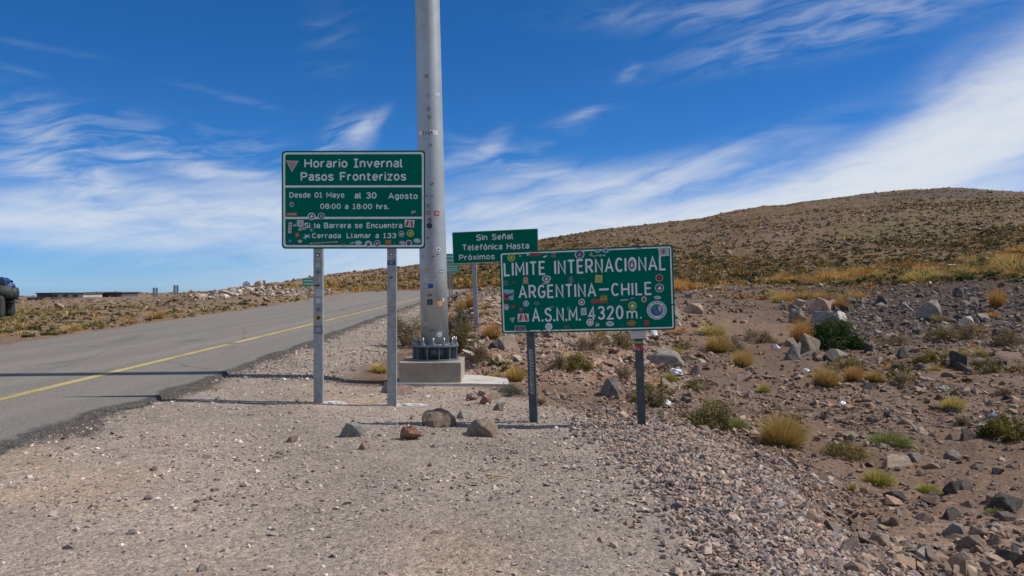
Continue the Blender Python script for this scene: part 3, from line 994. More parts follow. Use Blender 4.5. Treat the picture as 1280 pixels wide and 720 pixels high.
ARCH = [(0, .46), (.05, .60), (.14, .70), (.24, .74), (.36, .69), (.43, .54), (.43, 0)]
SS = [(.54, .83), (.45, .96), (.28, 1), (.12, .96), (.02, .84), (.02, .68), (.12, .57), (.28, .51), (.45, .45), (.55, .33), (.55, .16), (.45, .04), (.28, 0), (.10, .04), (0, .17)]
BOWL = [(0, 1), (.32, 1)] + arc(.32, .73, .24, .27, 80, -80, 8) + [(.32, .46), (0, .46)]
GLYPH = {      # road-sign letters as centre lines: (width, strokes), capital height 1
    'H': (.60, [[(0, 0), (0, 1)], [(.6, 0), (.6, 1)], [(0, .5), (.6, .5)]]), 'P': (.56, [[(0, 0)] + BOWL]), 'F': (.50, [[(0, 0), (0, 1), (.5, 1)], [(0, .52), (.42, .52)]]),
    'D': (.60, [[(0, 0), (0, 1), (.25, 1)] + arc(.25, .5, .35, .5, 82, -82, 12) + [(.25, 0), (0, 0)]]), 'M': (.74, [[(0, 0), (0, 1), (.37, .30), (.74, 1), (.74, 0)]]),
    'A': (.68, [[(0, 0), (.34, 1), (.68, 0)], [(.12, .32), (.56, .32)]]), 'S': (.56, [SS]), 'B': (.58, [[(0, 0), (0, 1), (.3, 1)] + arc(.3, .765, .22, .235, 80, -80, 8) + [(.3, .53), (0, .53)], [(.3, .53)] + arc(.31, .265, .27, .265, 80, -80, 8) + [(.3, 0), (0, 0)]]),
    'E': (.50, [[(.5, 1), (0, 1), (0, 0), (.5, 0)], [(0, .52), (.43, .52)]]), 'C': (.56, [arc(.31, .5, .31, .5, 48, 312, 18)]), 'L': (.48, [[(0, 1), (0, 0), (.48, 0)]]), 'T': (.58, [[(0, 1), (.58, 1)], [(.29, 1), (.29, 0)]]),
    'R': (.58, [[(0, 0)] + BOWL, [(.27, .46), (.58, 0)]]), 'N': (.60, [[(0, 0), (0, 1), (.6, 0), (.6, 1)]]), 'G': (.60, [arc(.31, .5, .31, .5, 48, 318, 18) + [(.59, .20), (.59, .47), (.34, .47)]]), 'O': (.62, [oval(.31, .5, .31, .5)]),
    'I': (0, [[(0, 0), (0, 1)]]), 'J': (.38, [[(.19, 0), (.19, 1)], [(0, 0), (.38, 0)], [(0, 1), (.38, 1)]]),        # J stands for the I with serifs
    'a': (.43, [[(.04, .65), (.14, .73), (.26, .74), (.38, .69), (.43, .57), (.43, 0)], [(.43, .42), (.20, .42), (.06, .36), (0, .21), (.06, .06), (.20, 0), (.34, .05), (.43, .17)]]),
    'c': (.40, [arc(.23, .37, .23, .37, 48, 312, 14)]), 'd': (.44, [[(.44, 0), (.44, 1)], oval(.22, .37, .22, .37)]), 'e': (.46, [[(.02, .38), (.46, .38)] + arc(.23, .37, .23, .37, 8, 312, 18)]),
    'f': (.34, [[(.13, 0), (.13, .80), (.18, .95), (.34, 1)], [(0, .70), (.33, .70)]]), 'g': (.44, [oval(.22, .37, .22, .37), [(.44, .74), (.44, -.06), (.37, -.20), (.22, -.26), (.06, -.21)]]), 'h': (.43, [[(0, 0), (0, 1)], ARCH]),
    'i': (0, [[(0, 0), (0, .74)], [(0, .93), (0, 1.03)]]), 'l': (.15, [[(0, 1), (0, .10), (.05, .02), (.15, 0)]]), 'm': (.74, [[(0, 0), (0, .74)], [(x * .86, y) for x, y in ARCH], [(.37 + x * .86, y) for x, y in ARCH]]),
    'n': (.43, [[(0, 0), (0, .74)], ARCH]), 'o': (.46, [oval(.23, .37, .23, .37)]), 'r': (.29, [[(0, 0), (0, .74)], [(0, .44), (.06, .60), (.17, .71), (.29, .73)]]), 's': (.42, [[(x * .75, y * .74) for x, y in SS]]),
    't': (.34, [[(.12, .95), (.12, .15), (.18, .03), (.34, .01)], [(0, .72), (.34, .72)]]), 'u': (.43, [[(.43, 0), (.43, .74)], [(0, .74), (0, .2), (.06, .06), (.19, 0), (.34, .06), (.43, .24)]]), 'v': (.48, [[(0, .74), (.24, 0), (.48, .74)]]),
    'x': (.46, [[(0, .74), (.46, 0)], [(.46, .74), (0, 0)]]), 'y': (.48, [[(0, .74), (.25, .02)], [(.48, .74), (.20, -.12), (.05, -.24)]]), 'z': (.42, [[(0, .74), (.42, .74), (0, 0), (.42, 0)]]),
    'ñ': (.43, [[(0, 0), (0, .74)], ARCH, [(.06, .92), (.14, .99), (.28, .92), (.37, .99)]]), 'ó': (.46, [oval(.23, .37, .23, .37), [(.20, .90), (.32, 1.06)]]),
    '0': (.54, [oval(.27, .5, .27, .5)]), '1': (.40, [[(.02, .80), (.20, 1), (.20, 0)], [(0, 0), (.40, 0)]]), '2': (.54, [[(.02, .78), (.08, .92), (.25, 1), (.44, .94), (.52, .76), (.45, .56), (0, 0), (.54, 0)]]),
    '3': (.54, [[(.03, .86), (.12, .96), (.27, 1), (.44, .94), (.51, .77), (.44, .60), (.24, .53)], [(.24, .53), (.46, .46), (.54, .27), (.46, .07), (.27, 0), (.10, .04), (0, .16)]]), '4': (.58, [[(.42, 0), (.42, 1), (0, .28), (.58, .28)]]),
    '8': (.54, [oval(.27, .76, .23, .24), oval(.27, .26, .27, .26)]), ':': (0, [[(0, .06), (0, .17)], [(0, .52), (0, .63)]]), '.': (0, [[(0, -.02), (0, .10)]]), ' ': (.30, []),
}


def ribbon(mb, pts, w, y):
    """a flat stroke of even width with mitred corners"""
    P_ = [Vector(p) for p in pts]
    closed = (P_[0] - P_[-1]).length < 1e-6
    if closed:
        P_ = P_[:-1]
    n = len(P_); out = []
    for i, p in enumerate(P_):
        d0 = (p - P_[i - 1]).normalized() if (i > 0 or closed) else None
        d1 = (P_[(i + 1) % n] - p).normalized() if (i < n - 1 or closed) else None
        if d0 is None:
            d0 = d1; p = p - d1 * w * .12
        if d1 is None:
            d1 = d0; p = p + d0 * w * .12
        nn = Vector((-(d0.y + d1.y), d0.x + d1.x))
        if nn.length < .2:
            nn = Vector((-d1.y, d1.x))
        nn.normalize()
        k = min(1.9, 1 / max(.35, abs(nn.dot(Vector((-d1.y, d1.x))))))
        out.append((p - nn * w / 2 * k, p + nn * w / 2 * k))
    v = []
    for a, b in out:
        v += [(a.x, y, a.y), (b.x, y, b.y)]
    f = [(2 * i, 2 * i + 2, 2 * i + 3, 2 * i + 1) for i in range(n - 1)]
    if closed:
        f.append((2 * n - 2, 0, 1, 2 * n - 1))
    mb.add(v, f)


class Panel:
    """a sign face: uv with v downwards, in panel metres; decals collect polygons and sit a little proud of it"""
    def __init__(self, parent, W, H, cx, cz, yfront, corners=None):
        self.p = parent; self.W = W; self.H = H; self.cx = cx; self.cz = cz; self.y = yfront; self.c = corners

    def uv(self, x, y):
        TL, TR, BR, BL = self.c
        u = v = 0.5
        for _ in range(12):
            fx = (1 - u) * (1 - v) * TL[0] + u * (1 - v) * TR[0] + u * v * BR[0] + (1 - u) * v * BL[0] - x
            fy = (1 - u) * (1 - v) * TL[1] + u * (1 - v) * TR[1] + u * v * BR[1] + (1 - u) * v * BL[1] - y
            ax = (1 - v) * (TR[0] - TL[0]) + v * (BR[0] - BL[0]); bx = (1 - u) * (BL[0] - TL[0]) + u * (BR[0] - TR[0])
            ay = (1 - v) * (TR[1] - TL[1]) + v * (BR[1] - BL[1]); by = (1 - u) * (BL[1] - TL[1]) + u * (BR[1] - TR[1])
            det = ax * by - bx * ay
            u -= (fx * by - bx * fy) / det; v -= (ax * fy - fx * ay) / det
        return u, v

    def xz(self, x, y):
        u, v = self.uv(x, y)
        return self.cx + (u - .5) * self.W, self.cz + (.5 - v) * self.H

    def text(self, mb, body, xl, yl, xr, yr, ytop_l, weight=.15, gap=.26, layer=1):
        """baseline from (xl, yl) to (xr, yr) in the enlarged photograph, capital top at (xl, ytop_l)"""
        A = self.xz(xl, yl); B = self.xz(xr, yr); C = self.xz(xl, ytop_l)
        cap = C[1] - A[1]; w = cap * weight
        pen = 0.0; glyphs = []
        for ch in body:
            gw, st = GLYPH[ch]
            glyphs.append((pen, st)); pen += gw + gap
        pen -= gap
        L = (B[0] - A[0]) - w
        kx = L / max(pen, .01); slope = (B[1] - A[1]) / (B[0] - A[0])
        n = 0
        for x0, st in glyphs:
            for pts in st:
                q = []
                for x, y in pts:
                    X = A[0] + w / 2 + (x0 + x) * kx
                    q.append((X, A[1] + slope * (X - A[0]) + w / 2 + y * (cap - w)))
                ribbon(mb, q, w, self.y - .0015 * layer - .00004 * (n % 5)); n += 1


def stroke(mb, pts, w, y):
    """a flat painted stroke through (x, z) points"""
    for (x0, z0), (x1, z1) in zip(pts, pts[1:]):
        d = Vector((x1 - x0, z1 - z0)); L = d.length
        if L < 1e-6:
            continue
        d /= L; nx, nz = -d.y * w / 2, d.x * w / 2
        mb.add([(x0 - nx, y, z0 - nz), (x1 - nx, y, z1 - nz), (x1 + nx, y, z1 + nz), (x0 + nx, y, z0 + nz)], [(0, 1, 2, 3)])


class Decal:
    """a sticker drawn in its own unit square (-1..1), then laid on a face by fn(x, z, layer)"""
    def __init__(self):
        self.polys = []

    def disc(self, c, r, col, n=18, sx=1.0, L=0):
        self.polys.append(([(c[0] + r * sx * math.cos(2 * math.pi * i / n), c[1] + r * math.sin(2 * math.pi * i / n)) for i in range(n)], col, L)); return self

    def rect(self, x0, x1, z0, z1, col, L=0):
        self.polys.append(([(x0, z0), (x1, z0), (x1, z1), (x0, z1)], col, L)); return self

    def poly(self, pts, col, L=0):
        self.polys.append((list(pts), col, L)); return self

    def put(self, parent, fn, name='sticker'):
        mb = MB(); mats = []
        for pts, col, L in self.polys:
            if col not in mats:
                mats.append(col)
            mb.cur = mats.index(col)
            mb.add([fn(x, z, L) for x, z in pts], [tuple(range(len(pts)))])
        return mb.build(name, [M['stk_' + c] for c in mats], parent)


def make_decal(kind, cols, rng):
    d = Decal()
    a = cols[0]; b = cols[1] if len(cols) > 1 else 'black'; c = cols[2] if len(cols) > 2 else a
    if kind == 'disc':
        d.disc((0, 0), 1, a).disc((0, 0), .74, b, L=1)
        d.poly([(-.45, -.2), (0, -.5), (.5, -.1), (.2, .15), (.3, .45), (-.2, .3)], c, 2)
    elif kind == 'ring':
        d.disc((0, 0), 1, a).disc((0, 0), .8, b, L=1).disc((0, 0), .62, a, L=2)
        d.rect(-.4, .4, -.12, .12, b, 3).rect(-.12, .12, -.42, .4, b, 3)
    elif kind == 'dots':
        d.disc((0, 0), 1, a)
        for x in (-.3, .3):
            for z in (-.4, 0, .4):
                d.disc((x, z), .14, b, 8, L=1)
    elif kind == 'oval':
        d.disc((0, 0), .75, a, sx=1.33).disc((0, 0), .55, b, sx=1.4, L=1).rect(-.5, .5, -.1, .14, c, 2)
    elif kind == 'rect':
        d.rect(-1, 1, -1, 1, a).rect(-.86, .86, -.8, .8, b, 1)
        for k in range(3):
            w = rng.uniform(.35, .7)
            d.rect(-w, w, .38 - k * .42, .55 - k * .42, c, 2)
    elif kind == 'bar':
        d.rect(-1, 1, -1, 1, a)
        x = -.85
        while x < .8:
            w = rng.uniform(.05, .14)
            d.rect(x, min(x + w, .88), -.5, .5, b, 1); x += w + .06
    elif kind == 'road':
        d.rect(-1, 1, -1, 1, 'white').poly([(-.9, -.8), (-.3, -.8), (-.1, .8), (-.55, .8)], 'red', 1).poly([(.35, -.8), (.9, -.8), (.6, .8), (.15, .8)], 'red', 1)
        d.poly([(-.05, -.7), (.1, -.7), (.06, .5), (0, .5)], 'black', 1)
    elif kind == 'tri':
        d.poly([(-1, .9), (0, -1), (1, .9)], a).poly([(-.8, .76), (0, -.76), (.8, .76)], b, 1)
        d.rect(-.5, .5, .3, .5, c, 2).poly([(-.35, .15), (0, -.45), (.35, .15)], c, 2)
    elif kind == 'mark':
        d.poly([(-1, -.3), (-.4, -.8), (.1, -.25), (1, -.5), (.6, .2), (.8, .7), (.05, .4), (-.5, .85), (-.6, .15)], a)
        d.poly([(-.4, -.2), (.3, -.05), (.2, .3), (-.25, .35)], b, 1)
    elif kind == 'swoosh':
        d.poly([(-1, .0), (-.5, -.6), (1, .2), (.4, .3), (.9, .8), (-.1, .35)], a)
    elif kind == 'earth':
        d.disc((0, 0), 1, 'white', 36).disc((0, 0), .93, 'navy', 36, L=1).disc((0, 0), .88, 'white', 36, L=2)
        for k in range(22):
            t = math.radians(-60 + k * 300 / 21 + 90 - 90)
            if k in (7, 13):
                continue
            c0, s0 = math.cos(t), math.sin(t)
            p = lambda r, q: (r * c0 - q * s0, r * s0 + q * c0)
            d.poly([p(.71, -.055), p(.84, -.055), p(.84, .055), p(.71, .055)], 'teal', 3)
        d.disc((0, 0), .64, 'blue', 30, L=3)
        d.poly([(-.45, .2), (-.3, .48), (.0, .5), (-.08, .25), (-.22, .1)], 'green', 4)
        d.poly([(-.2, .0), (.02, .02), (.06, -.25), (-.08, -.52), (-.22, -.25)], 'green', 4)
        d.poly([(.15, .4), (.45, .35), (.52, .05), (.3, -.3), (.2, .05)], 'cream', 4)
    elif kind == 'flame':
        for x in (-.8, -.35, .1, .5):
            d.poly([(x, -1), (x + .22, -1), (x + .36, .2), (x + .2, 1), (x + .14, .1)], a)
    elif kind == 'flag':
        d.rect(-1, 1, -1, 1, a).poly([(-1, -1), (.3, -1), (-.2, .1), (-1, .4)], b, 1).poly([(-.6, -.7), (.9, .1), (.9, .45), (-.8, -.2)], c, 2)
    return d


def place_flat(panel, kind, x, y, w, h, cols, rng, label=None):
    """x, y centre and w, h full size in the enlarged photograph's pixels"""
    X, Z = panel.xz(x, y)
    sx = panel.W / ((panel.c[1][0] - panel.c[0][0])) * w / 2
    sz = panel.H / ((panel.c[3][1] - panel.c[0][1])) * h / 2
    ang = rng.uniform(-.12, .12)
    ca, sa = math.cos(ang), math.sin(ang)
    lay = rng.uniform(0, 0.0006)
    o = make_decal(kind, cols, rng).put(panel.p, lambda a, b, L: (X + a * sx * ca - b * sz * sa, panel.y - 0.0030 - lay - 0.0005 * L, Z + a * sx * sa + b * sz * ca))
    if label:
        o['label'] = label
    return o


def sign_panel(root, W, H, cx, cz, yf, r, border, face_m, thick=0.004):
    """aluminium sheet (its back bare), green face and white border line as parts"""
    b = MB(); b.prism(rrect(cx - W / 2, cx + W / 2, cz - H / 2, cz + H / 2, r), yf + 0.0015, yf + 0.0015 + thick + 0.02)
    pnl = b.build('panel', M['sign_back'], root)
    f = MB(); f.prism(rrect(cx - W / 2, cx + W / 2, cz - H / 2, cz + H / 2, r), yf, yf + 0.0013)
    f.build('face', face_m, pnl)
    if border:
        inset, w = border
        o_ = rrect(cx - W / 2 + inset, cx + W / 2 - inset, cz - H / 2 + inset, cz + H / 2 - inset, r * .8)
        i_ = rrect(cx - W / 2 + inset + w, cx + W / 2 - inset - w, cz - H / 2 + inset + w, cz + H / 2 - inset - w, r * .6)
        k = MB(); n = len(o_)
        k.add([(x, yf - 0.0015, z) for x, z in o_] + [(x, yf - 0.0015, z) for x, z in i_], [(i, (i + 1) % n, n + (i + 1) % n, n + i) for i in range(n)])
        k.build('border', M['sign_white'], pnl)
    return pnl


def angle_post(root, x, y, w, z0, z1, m, name='post'):
    """folded C-section post, open side to the back"""
    b = MB(); t = 0.006; d = w * 0.62
    pr = [(-w / 2, 0), (w / 2, 0), (w / 2, d), (w / 2 - t, d), (w / 2 - t, t), (-w / 2 + t, t), (-w / 2 + t, d), (-w / 2, d)]
    n = len(pr)
    b.add([(x + a, y + c, z0) for a, c in pr] + [(x + a, y + c, z1) for a, c in pr],
          [(i, (i + 1) % n, n + (i + 1) % n, n + i) for i in range(n)] + [(n, n + 1, n + 4, n + 5), (n + 1, n + 2, n + 3, n + 4), (n, n + 5, n + 6, n + 7), (5, 4, 1, 0), (4, 3, 2, 1), (7, 6, 5, 0)])
    return b.build(name, m, root)


def cement_patch(root, x, y, z, rx, ry, seed):
    rng = random.Random(seed)
    n = 22; v = [(x, y, z + .035)]; f = []
    for ring, (k, h) in enumerate(((.55, .03), (1.0, -.012))):
        for i in range(n):
            a = 2 * math.pi * i / n
            q = k * (1 + rng.uniform(-.28, .28))
            v.append((x + rx * q * math.cos(a), y + ry * q * math.sin(a), z + h + rng.uniform(-.008, .008)))
    for i in range(n):
        f.append((0, 1 + i, 1 + (i + 1) % n)); f.append((1 + i, 1 + n + i, 1 + n + (i + 1) % n, 1 + (i + 1) % n))
    b = MB(); b.add(v, f)
    return b.build('footing', M['cement'], root)


rng = random.Random(7)
# ---- winter timetable sign ---------------------------------------------------
Y1 = 10.55
s1 = empty('traffic_sign', ((443.5 - 640) / FOC * Y1, Y1, 0.0), (0, 0, math.radians(-1.0)))
tag(s1, 'large winter opening hours sign on two galvanised posts before the mast', 'road sign')
k1 = Y1 / FOC
W1, H1 = 179.0 * k1, 121.5 * k1
cz1 = CAM_H - (250.4 - HORIZON) * k1
sign_panel(s1, W1, H1, 0, cz1, -.075, .05, (.021, .026), M['sign_green'])
pn = Panel(s1, W1, H1, 0, cz1, -.075, [(70, 45), (996, 45), (998, 683), (70, 682)])
lt = MB()
for args in (("Horario", 217, 155, 495, 156, 97), ("Jnvernal", 533, 155, 852, 156, 97), ("Pasos", 193, 241, 405, 241, 184), ("Fronterizos", 446, 241, 873, 241, 184),
             ("Desde 01 Mayo", 120, 350, 475, 351, 314), ("al 30", 540, 357, 682, 357, 316), ("Agosto", 758, 360, 947, 361, 320),
             ("08:00 a 18:00 hrs.", 319, 423, 762, 427, 388), ("Si la Barrera se Encuentra", 216, 549, 848, 550, 513),
             ("Cerrada", 266, 614, 452, 615, 580), ("Llamar a 133", 490, 614, 810, 615, 580)):
    pn.text(lt, *args, weight=.165)
face1 = [c for c in s1.children if c.name.startswith('panel')][0]
lt.build('lettering', M['sign_white'], face1)
bars = MB()
for yy in (277, 482):
    X0, Z = pn.xz(90, yy); X1, _ = pn.xz(976, yy)
    stroke(bars, [(X0, Z), (X1, Z)], .027, pn.y - .0016)
bars.build('divider', M['sign_white'], face1)
S1 = [('tri', 138, 145, 82, 80, ('lgrey', 'pink', 'grey')), ('disc', 135, 394, 26, 30, ('white', 'red', 'black')), ('bar', 136, 458, 72, 26, ('brown', 'cream')),
      ('disc', 263, 472, 50, 48, ('white', 'navy', 'white')), ('disc', 326, 469, 46, 44, ('lgrey', 'black', 'lblue')), ('mark', 920, 445, 34, 26, ('lgrey', 'grey')),
      ('rect', 124, 545, 26, 90, ('black', 'lgrey', 'brown')), ('swoosh', 155, 530, 24, 34, ('lgrey',)), ('rect', 190, 517, 42, 42, ('white', 'lgrey', 'grey')),
      ('mark', 200, 553, 56, 34, ('lgrey', 'grey')), ('disc', 262, 560, 30, 30, ('teal', 'dgreen', 'lgrey')), ('disc', 171, 592, 28, 32, ('red', 'brown', 'lgrey')),
      ('mark', 233, 603, 54, 46, ('lblue', 'white')), ('mark', 124, 632, 38, 38, ('blue', 'lblue')), ('oval', 189, 634, 40, 42, ('black', 'cream', 'lgrey')),
      ('bar', 344, 643, 210, 15, ('dgreen', 'lgrey')), ('swoosh', 470, 648, 34, 22, ('brown',)), ('swoosh', 526, 646, 34, 26, ('lgrey',)), ('oval', 566, 644, 44, 34, ('white', 'lblue', 'white')),
      ('disc', 630, 653, 46, 44, ('white', 'lgrey', 'black')), ('disc', 687, 648, 42, 42, ('lgrey', 'black', 'lgrey')), ('rect', 758, 645, 38, 34, ('orange', 'brown', 'yellow')),
      ('mark', 800, 646, 26, 22, ('black', 'grey')), ('oval', 850, 645, 42, 34, ('lgrey', 'grey', 'white')), ('disc', 891, 647, 40, 40, ('white', 'black', 'brown')), ('oval', 944, 632, 50, 44, ('lblue', 'lgrey', 'white')),
      ('road', 894, 520, 62, 46, ('white',)), ('disc', 901, 583, 46, 46, ('yellow', 'green', 'yellow')), ('disc', 843, 588, 38, 40, ('lgrey', 'black', 'white')), ('swoosh', 300, 528, 26, 30, ('lgrey',))]
for k, x, y, w, h, c in S1:
    place_flat(pn, k, x, y, w, h, c, rng, {'road': 'white sticker with two red road edges', 'tri': 'grey triangular emblem'}.get(k))
for pxb, yw in ((398.5, 504.5), (490.5, 508.5)):
    xl = (pxb - 443.5) * k1
    base = CAM_H - (yw - HORIZON) * k1
    p = angle_post(s1, xl, -.052, .118, min(base, 0) - .3, cz1 + H1 / 2 - .08, M['galv'])
    if pxb < 440:
        items = [('disc', 398, 319, 9, 9, ('lgrey', 'navy', 'white')), ('mark', 399, 331, 6, 6, ('white', 'black')), ('disc', 399, 340, 8, 7, ('teal', 'grey', 'dgreen')),
                 ('swoosh', 398, 357, 8, 6, ('black',)), ('disc', 399, 366, 8, 8, ('white', 'grey', 'white')), ('rect', 399, 376, 6, 6, ('lgrey', 'white', 'grey')), ('mark', 399, 387, 6, 6, ('black', 'lgrey')),
                 ('disc', 399, 397, 8, 7, ('yellow', 'brown', 'black')), ('rect', 399, 412, 10, 9, ('navy', 'grey', 'lgrey'))]
    else:
        items = [('disc', 490, 318, 7, 7, ('lgrey', 'black', 'white')), ('rect', 490, 328.5, 10.4, 6, ('blue', 'navy', 'lgrey')), ('swoosh', 490, 347, 6, 6, ('brown',)), ('mark', 487, 396, 4, 3, ('pink', 'white'))]
    for k, x, y, w, h, c in items:
        X = (x - 443.5) * k1; Z = CAM_H - (y - HORIZON) * k1
        make_decal(k, c, rng).put(p, lambda a, b, L, X=X, Z=Z, w=w, h=h: (X + a * w * k1 / 2, -.0535 - .0006 * L, Z + b * h * k1 / 2))
    wx = s1.location.x + xl
    cement_patch(s1, xl + .13, .02, gz(wx + .13, Y1) - .012, .26 if pxb < 440 else .48, .07, int(pxb))

# ---- border sign -------------------------------------------------------------
Y2 = 9.2
k2 = Y2 / FOC
YAW2, ROLL2 = math.radians(-10.5), math.radians(-2.0)
cz2 = 1.531
s2 = empty('traffic_sign', (.852 + cz2 * math.sin(-ROLL2), Y2, 0.0), (0, ROLL2, YAW2))
tag(s2, 'tilted green border sign with altitude, thick with stickers, on two dark posts', 'road sign')
W2, H2 = 1.986, .955
pnl2 = sign_panel(s2, W2, H2, 0, cz2, -.06, .03, (.018, .015), M['sign_green'])
p2 = Panel(s2, W2, H2, 0, cz2, -.06, [(75, 105), (1160, 60), (1185, 598), (92, 628)])
lt = MB()
for args in (("LIMITE", 106, 261, 376, 251, 172), ("INTERNACIONAL", 431, 249, 1124, 222, 158), ("ARGENTINA", 202, 403, 696, 391, 317),
             ("CHILE", 789, 386, 1040, 378, 303), ("A.S.N.M.", 288, 553, 600, 544, 463), ("4320", 646, 539, 866, 532, 451), ("m.", 886, 531, 978, 529, 462)):
    p2.text(lt, *args, weight=.132, gap=.34)
a, b = p2.xz(713, 344), p2.xz(772, 342)
stroke(lt, [a, b], .022, p2.y - .0016)
lt.build('lettering', M['sign_white'], pnl2)
S2 = [('disc', 154, 140, 50, 50, ('yellow', 'green', 'yellow')), ('mark', 212, 130, 18, 20, ('lgrey', 'teal')), ('mark', 262, 121, 20, 20, ('white', 'lgrey')), ('bar', 308, 120, 66, 20, ('red', 'brown')),
      ('swoosh', 372, 134, 32, 24, ('white',)), ('rect', 425, 124, 28, 26, ('pink', 'brown', 'grey')), ('swoosh', 492, 114, 40, 14, ('black',)), ('disc', 589, 121, 62, 58, ('lgrey', 'navy', 'grey')),
      ('tri', 662, 118, 26, -26, ('cream', 'green', 'cream')), ('disc', 700, 99, 40, 24, ('lblue', 'lgrey', 'teal')), ('disc', 752, 96, 44, 30, ('lblue', 'lgrey', 'black')), ('swoosh', 690, 130, 60, 18, ('pink',)),
      ('mark', 730, 127, 56, 20, ('lblue', 'teal')), ('oval', 957, 85, 32, 22, ('black', 'lgrey', 'dgreen')), ('rect', 1106, 104, 60, 56, ('white', 'lgrey', 'brown')), ('disc', 1105, 103, 34, 36, ('brown', 'red', 'black')),
      ('disc', 914, 187, 40, 66, ('lgrey', 'navy', 'white')),
      ('disc', 118, 302, 30, 28, ('grey', 'black', 'brown')), ('mark', 170, 298, 30, 24, ('brown', 'black')), ('disc', 247, 280, 34, 34, ('orange', 'cream', 'brown')), ('bar', 247, 300, 34, 12, ('cream', 'black')),
      ('disc', 380, 275, 56, 40, ('white', 'black', 'white')), ('swoosh', 380, 302, 56, 16, ('white',)), ('rect', 536, 282, 28, 38, ('grey', 'navy', 'lgrey')), ('swoosh', 614, 276, 50, 18, ('brown',)),
      ('rect', 710, 276, 44, 46, ('cream', 'yellow', 'green')), ('disc', 1082, 270, 46, 46, ('pink', 'black', 'red')), ('disc', 1084, 334, 56, 54, ('lgrey', 'black', 'white')),
      ('flag', 136, 378, 66, 66, ('lblue', 'red', 'navy')), ('oval', 1073, 394, 42, 26, ('white', 'lgrey', 'teal')), ('disc', 990, 406, 34, 38, ('lgrey', 'pink', 'black')), ('mark', 920, 400, 48, 22, ('blue', 'lblue')),
      ('bar', 868, 410, 54, 14, ('dgreen', 'white')), ('bar', 714, 417, 100, 24, ('red', 'brown')), ('flame', 740, 395, 50, 44, ('yellow',)), ('disc', 604, 424, 40, 42, ('white', 'black', 'white')),
      ('disc', 249, 434, 36, 38, ('white', 'blue', 'white')), ('oval', 318, 432, 34, 30, ('grey', 'navy', 'grey')), ('disc', 121, 457, 36, 40, ('lgrey', 'grey', 'white')), ('mark', 167, 454, 30, 34, ('red', 'brown')),
      ('rect', 217, 474, 34, 32, ('brown', 'navy', 'pink')), ('road', 231, 524, 70, 50, ('white',)), ('tri', 162, 540, 34, 32, ('white', 'pink', 'grey')), ('rect', 211, 593, 66, 36, ('lgrey', 'black', 'pink')),
      ('dots', 396, 580, 46, 46, ('white', 'brown')), ('mark', 512, 581, 40, 30, ('brown', 'red')), ('disc', 657, 552, 46, 46, ('white', 'pink', 'white')), ('mark', 704, 568, 26, 32, ('white', 'black')),
      ('oval', 781, 561, 50, 40, ('white', 'lgrey', 'grey')), ('oval', 915, 557, 54, 42, ('orange', 'brown', 'yellow')), ('rect', 1009, 554, 36, 44, ('black', 'brown', 'red')), ('rect', 617, 484, 34, 44, ('white', 'lgrey', 'grey')),
      ('disc', 920, 446, 52, 52, ('yellow', 'green', 'white')), ('earth', 1069, 474, 120, 116, ('white',)), ('swoosh', 415, 456, 40, 30, ('teal',)), ('mark', 520, 466, 26, 40, ('teal', 'green')),
      ('swoosh', 963, 358, 14, 14, ('navy',)), ('mark', 1156, 440, 30, 18, ('black', 'navy'))]
for k, x, y, w, h, c in S2:
    place_flat(p2, k, x, y, w, h, c, rng, {'earth': 'round white sticker with a blue globe', 'flame': 'row of yellow tongues above a red word', 'road': 'white sticker with two red road edges'}.get(k))
# chipped paint along the lower border
chips = MB()
for i in range(26):
    x = rng.uniform(100, 480); X, Z = p2.xz(x, 618 - (x - 92) * .028 + rng.uniform(-7, 9))
    r = rng.uniform(.004, .016)
    chips.add([(X + r * math.cos(t) * rng.uniform(.6, 1.6), p2.y - .0022, Z + r * .5 * math.sin(t)) for t in np.linspace(0, 2 * math.pi, 7)[:-1]], [tuple(range(6))])
chips.build('paint_chips', M['post_dark'], pnl2)
posts2 = []
for lx in (-.662, .580):
    posts2.append(angle_post(s2, lx, -.034, .092, -.35, cz2 + H2 / 2 + (.012 if lx > 0 else -.06), M['post_dark']))
# the little plaque, red sticker and scribbles on the posts
pk = MB(); pk.box(.580 - .088, .580 + .088, -.048, -.038, .963, 1.085, .003)
plq = pk.build('plaque', M['plaque'], s2)
tx = MB()
for i in range(5):
    z = 1.066 - i * .021
    x = .512
    while x < .645:
        w = rng.uniform(.008, .02)
        stroke(tx, [(x, z), (min(x + w, .652), z)], .006, -.0495); x += w + .006
tx.build('lettering', M['stk_grey'], plq)
for k, z, h, c, w in (('flag', .86, .055, ('red', 'pink', 'red'), .08), ('bar', .918, .03, ('green', 'yellow'), .08)):
    make_decal(k, c, rng).put(posts2[1], lambda a, b, L, z=z, h=h, w=w: (.580 + a * w / 2, -.0365 - .0006 * L, z + b * h / 2))
mk = MB()
z = .86
while z > .36:
    h = rng.uniform(.012, .03)
    X = -.662
    stroke(mk, [(X - .028, z), (X + rng.uniform(.0, .03), z - h * .5), (X - .02, z - h)], .007, -.0358)
    stroke(mk, [(X + .004, z), (X + .028, z - h)], .006, -.0358)
    z -= h + .008
mk.build('scribble', M['stk_lgrey'], posts2[0])

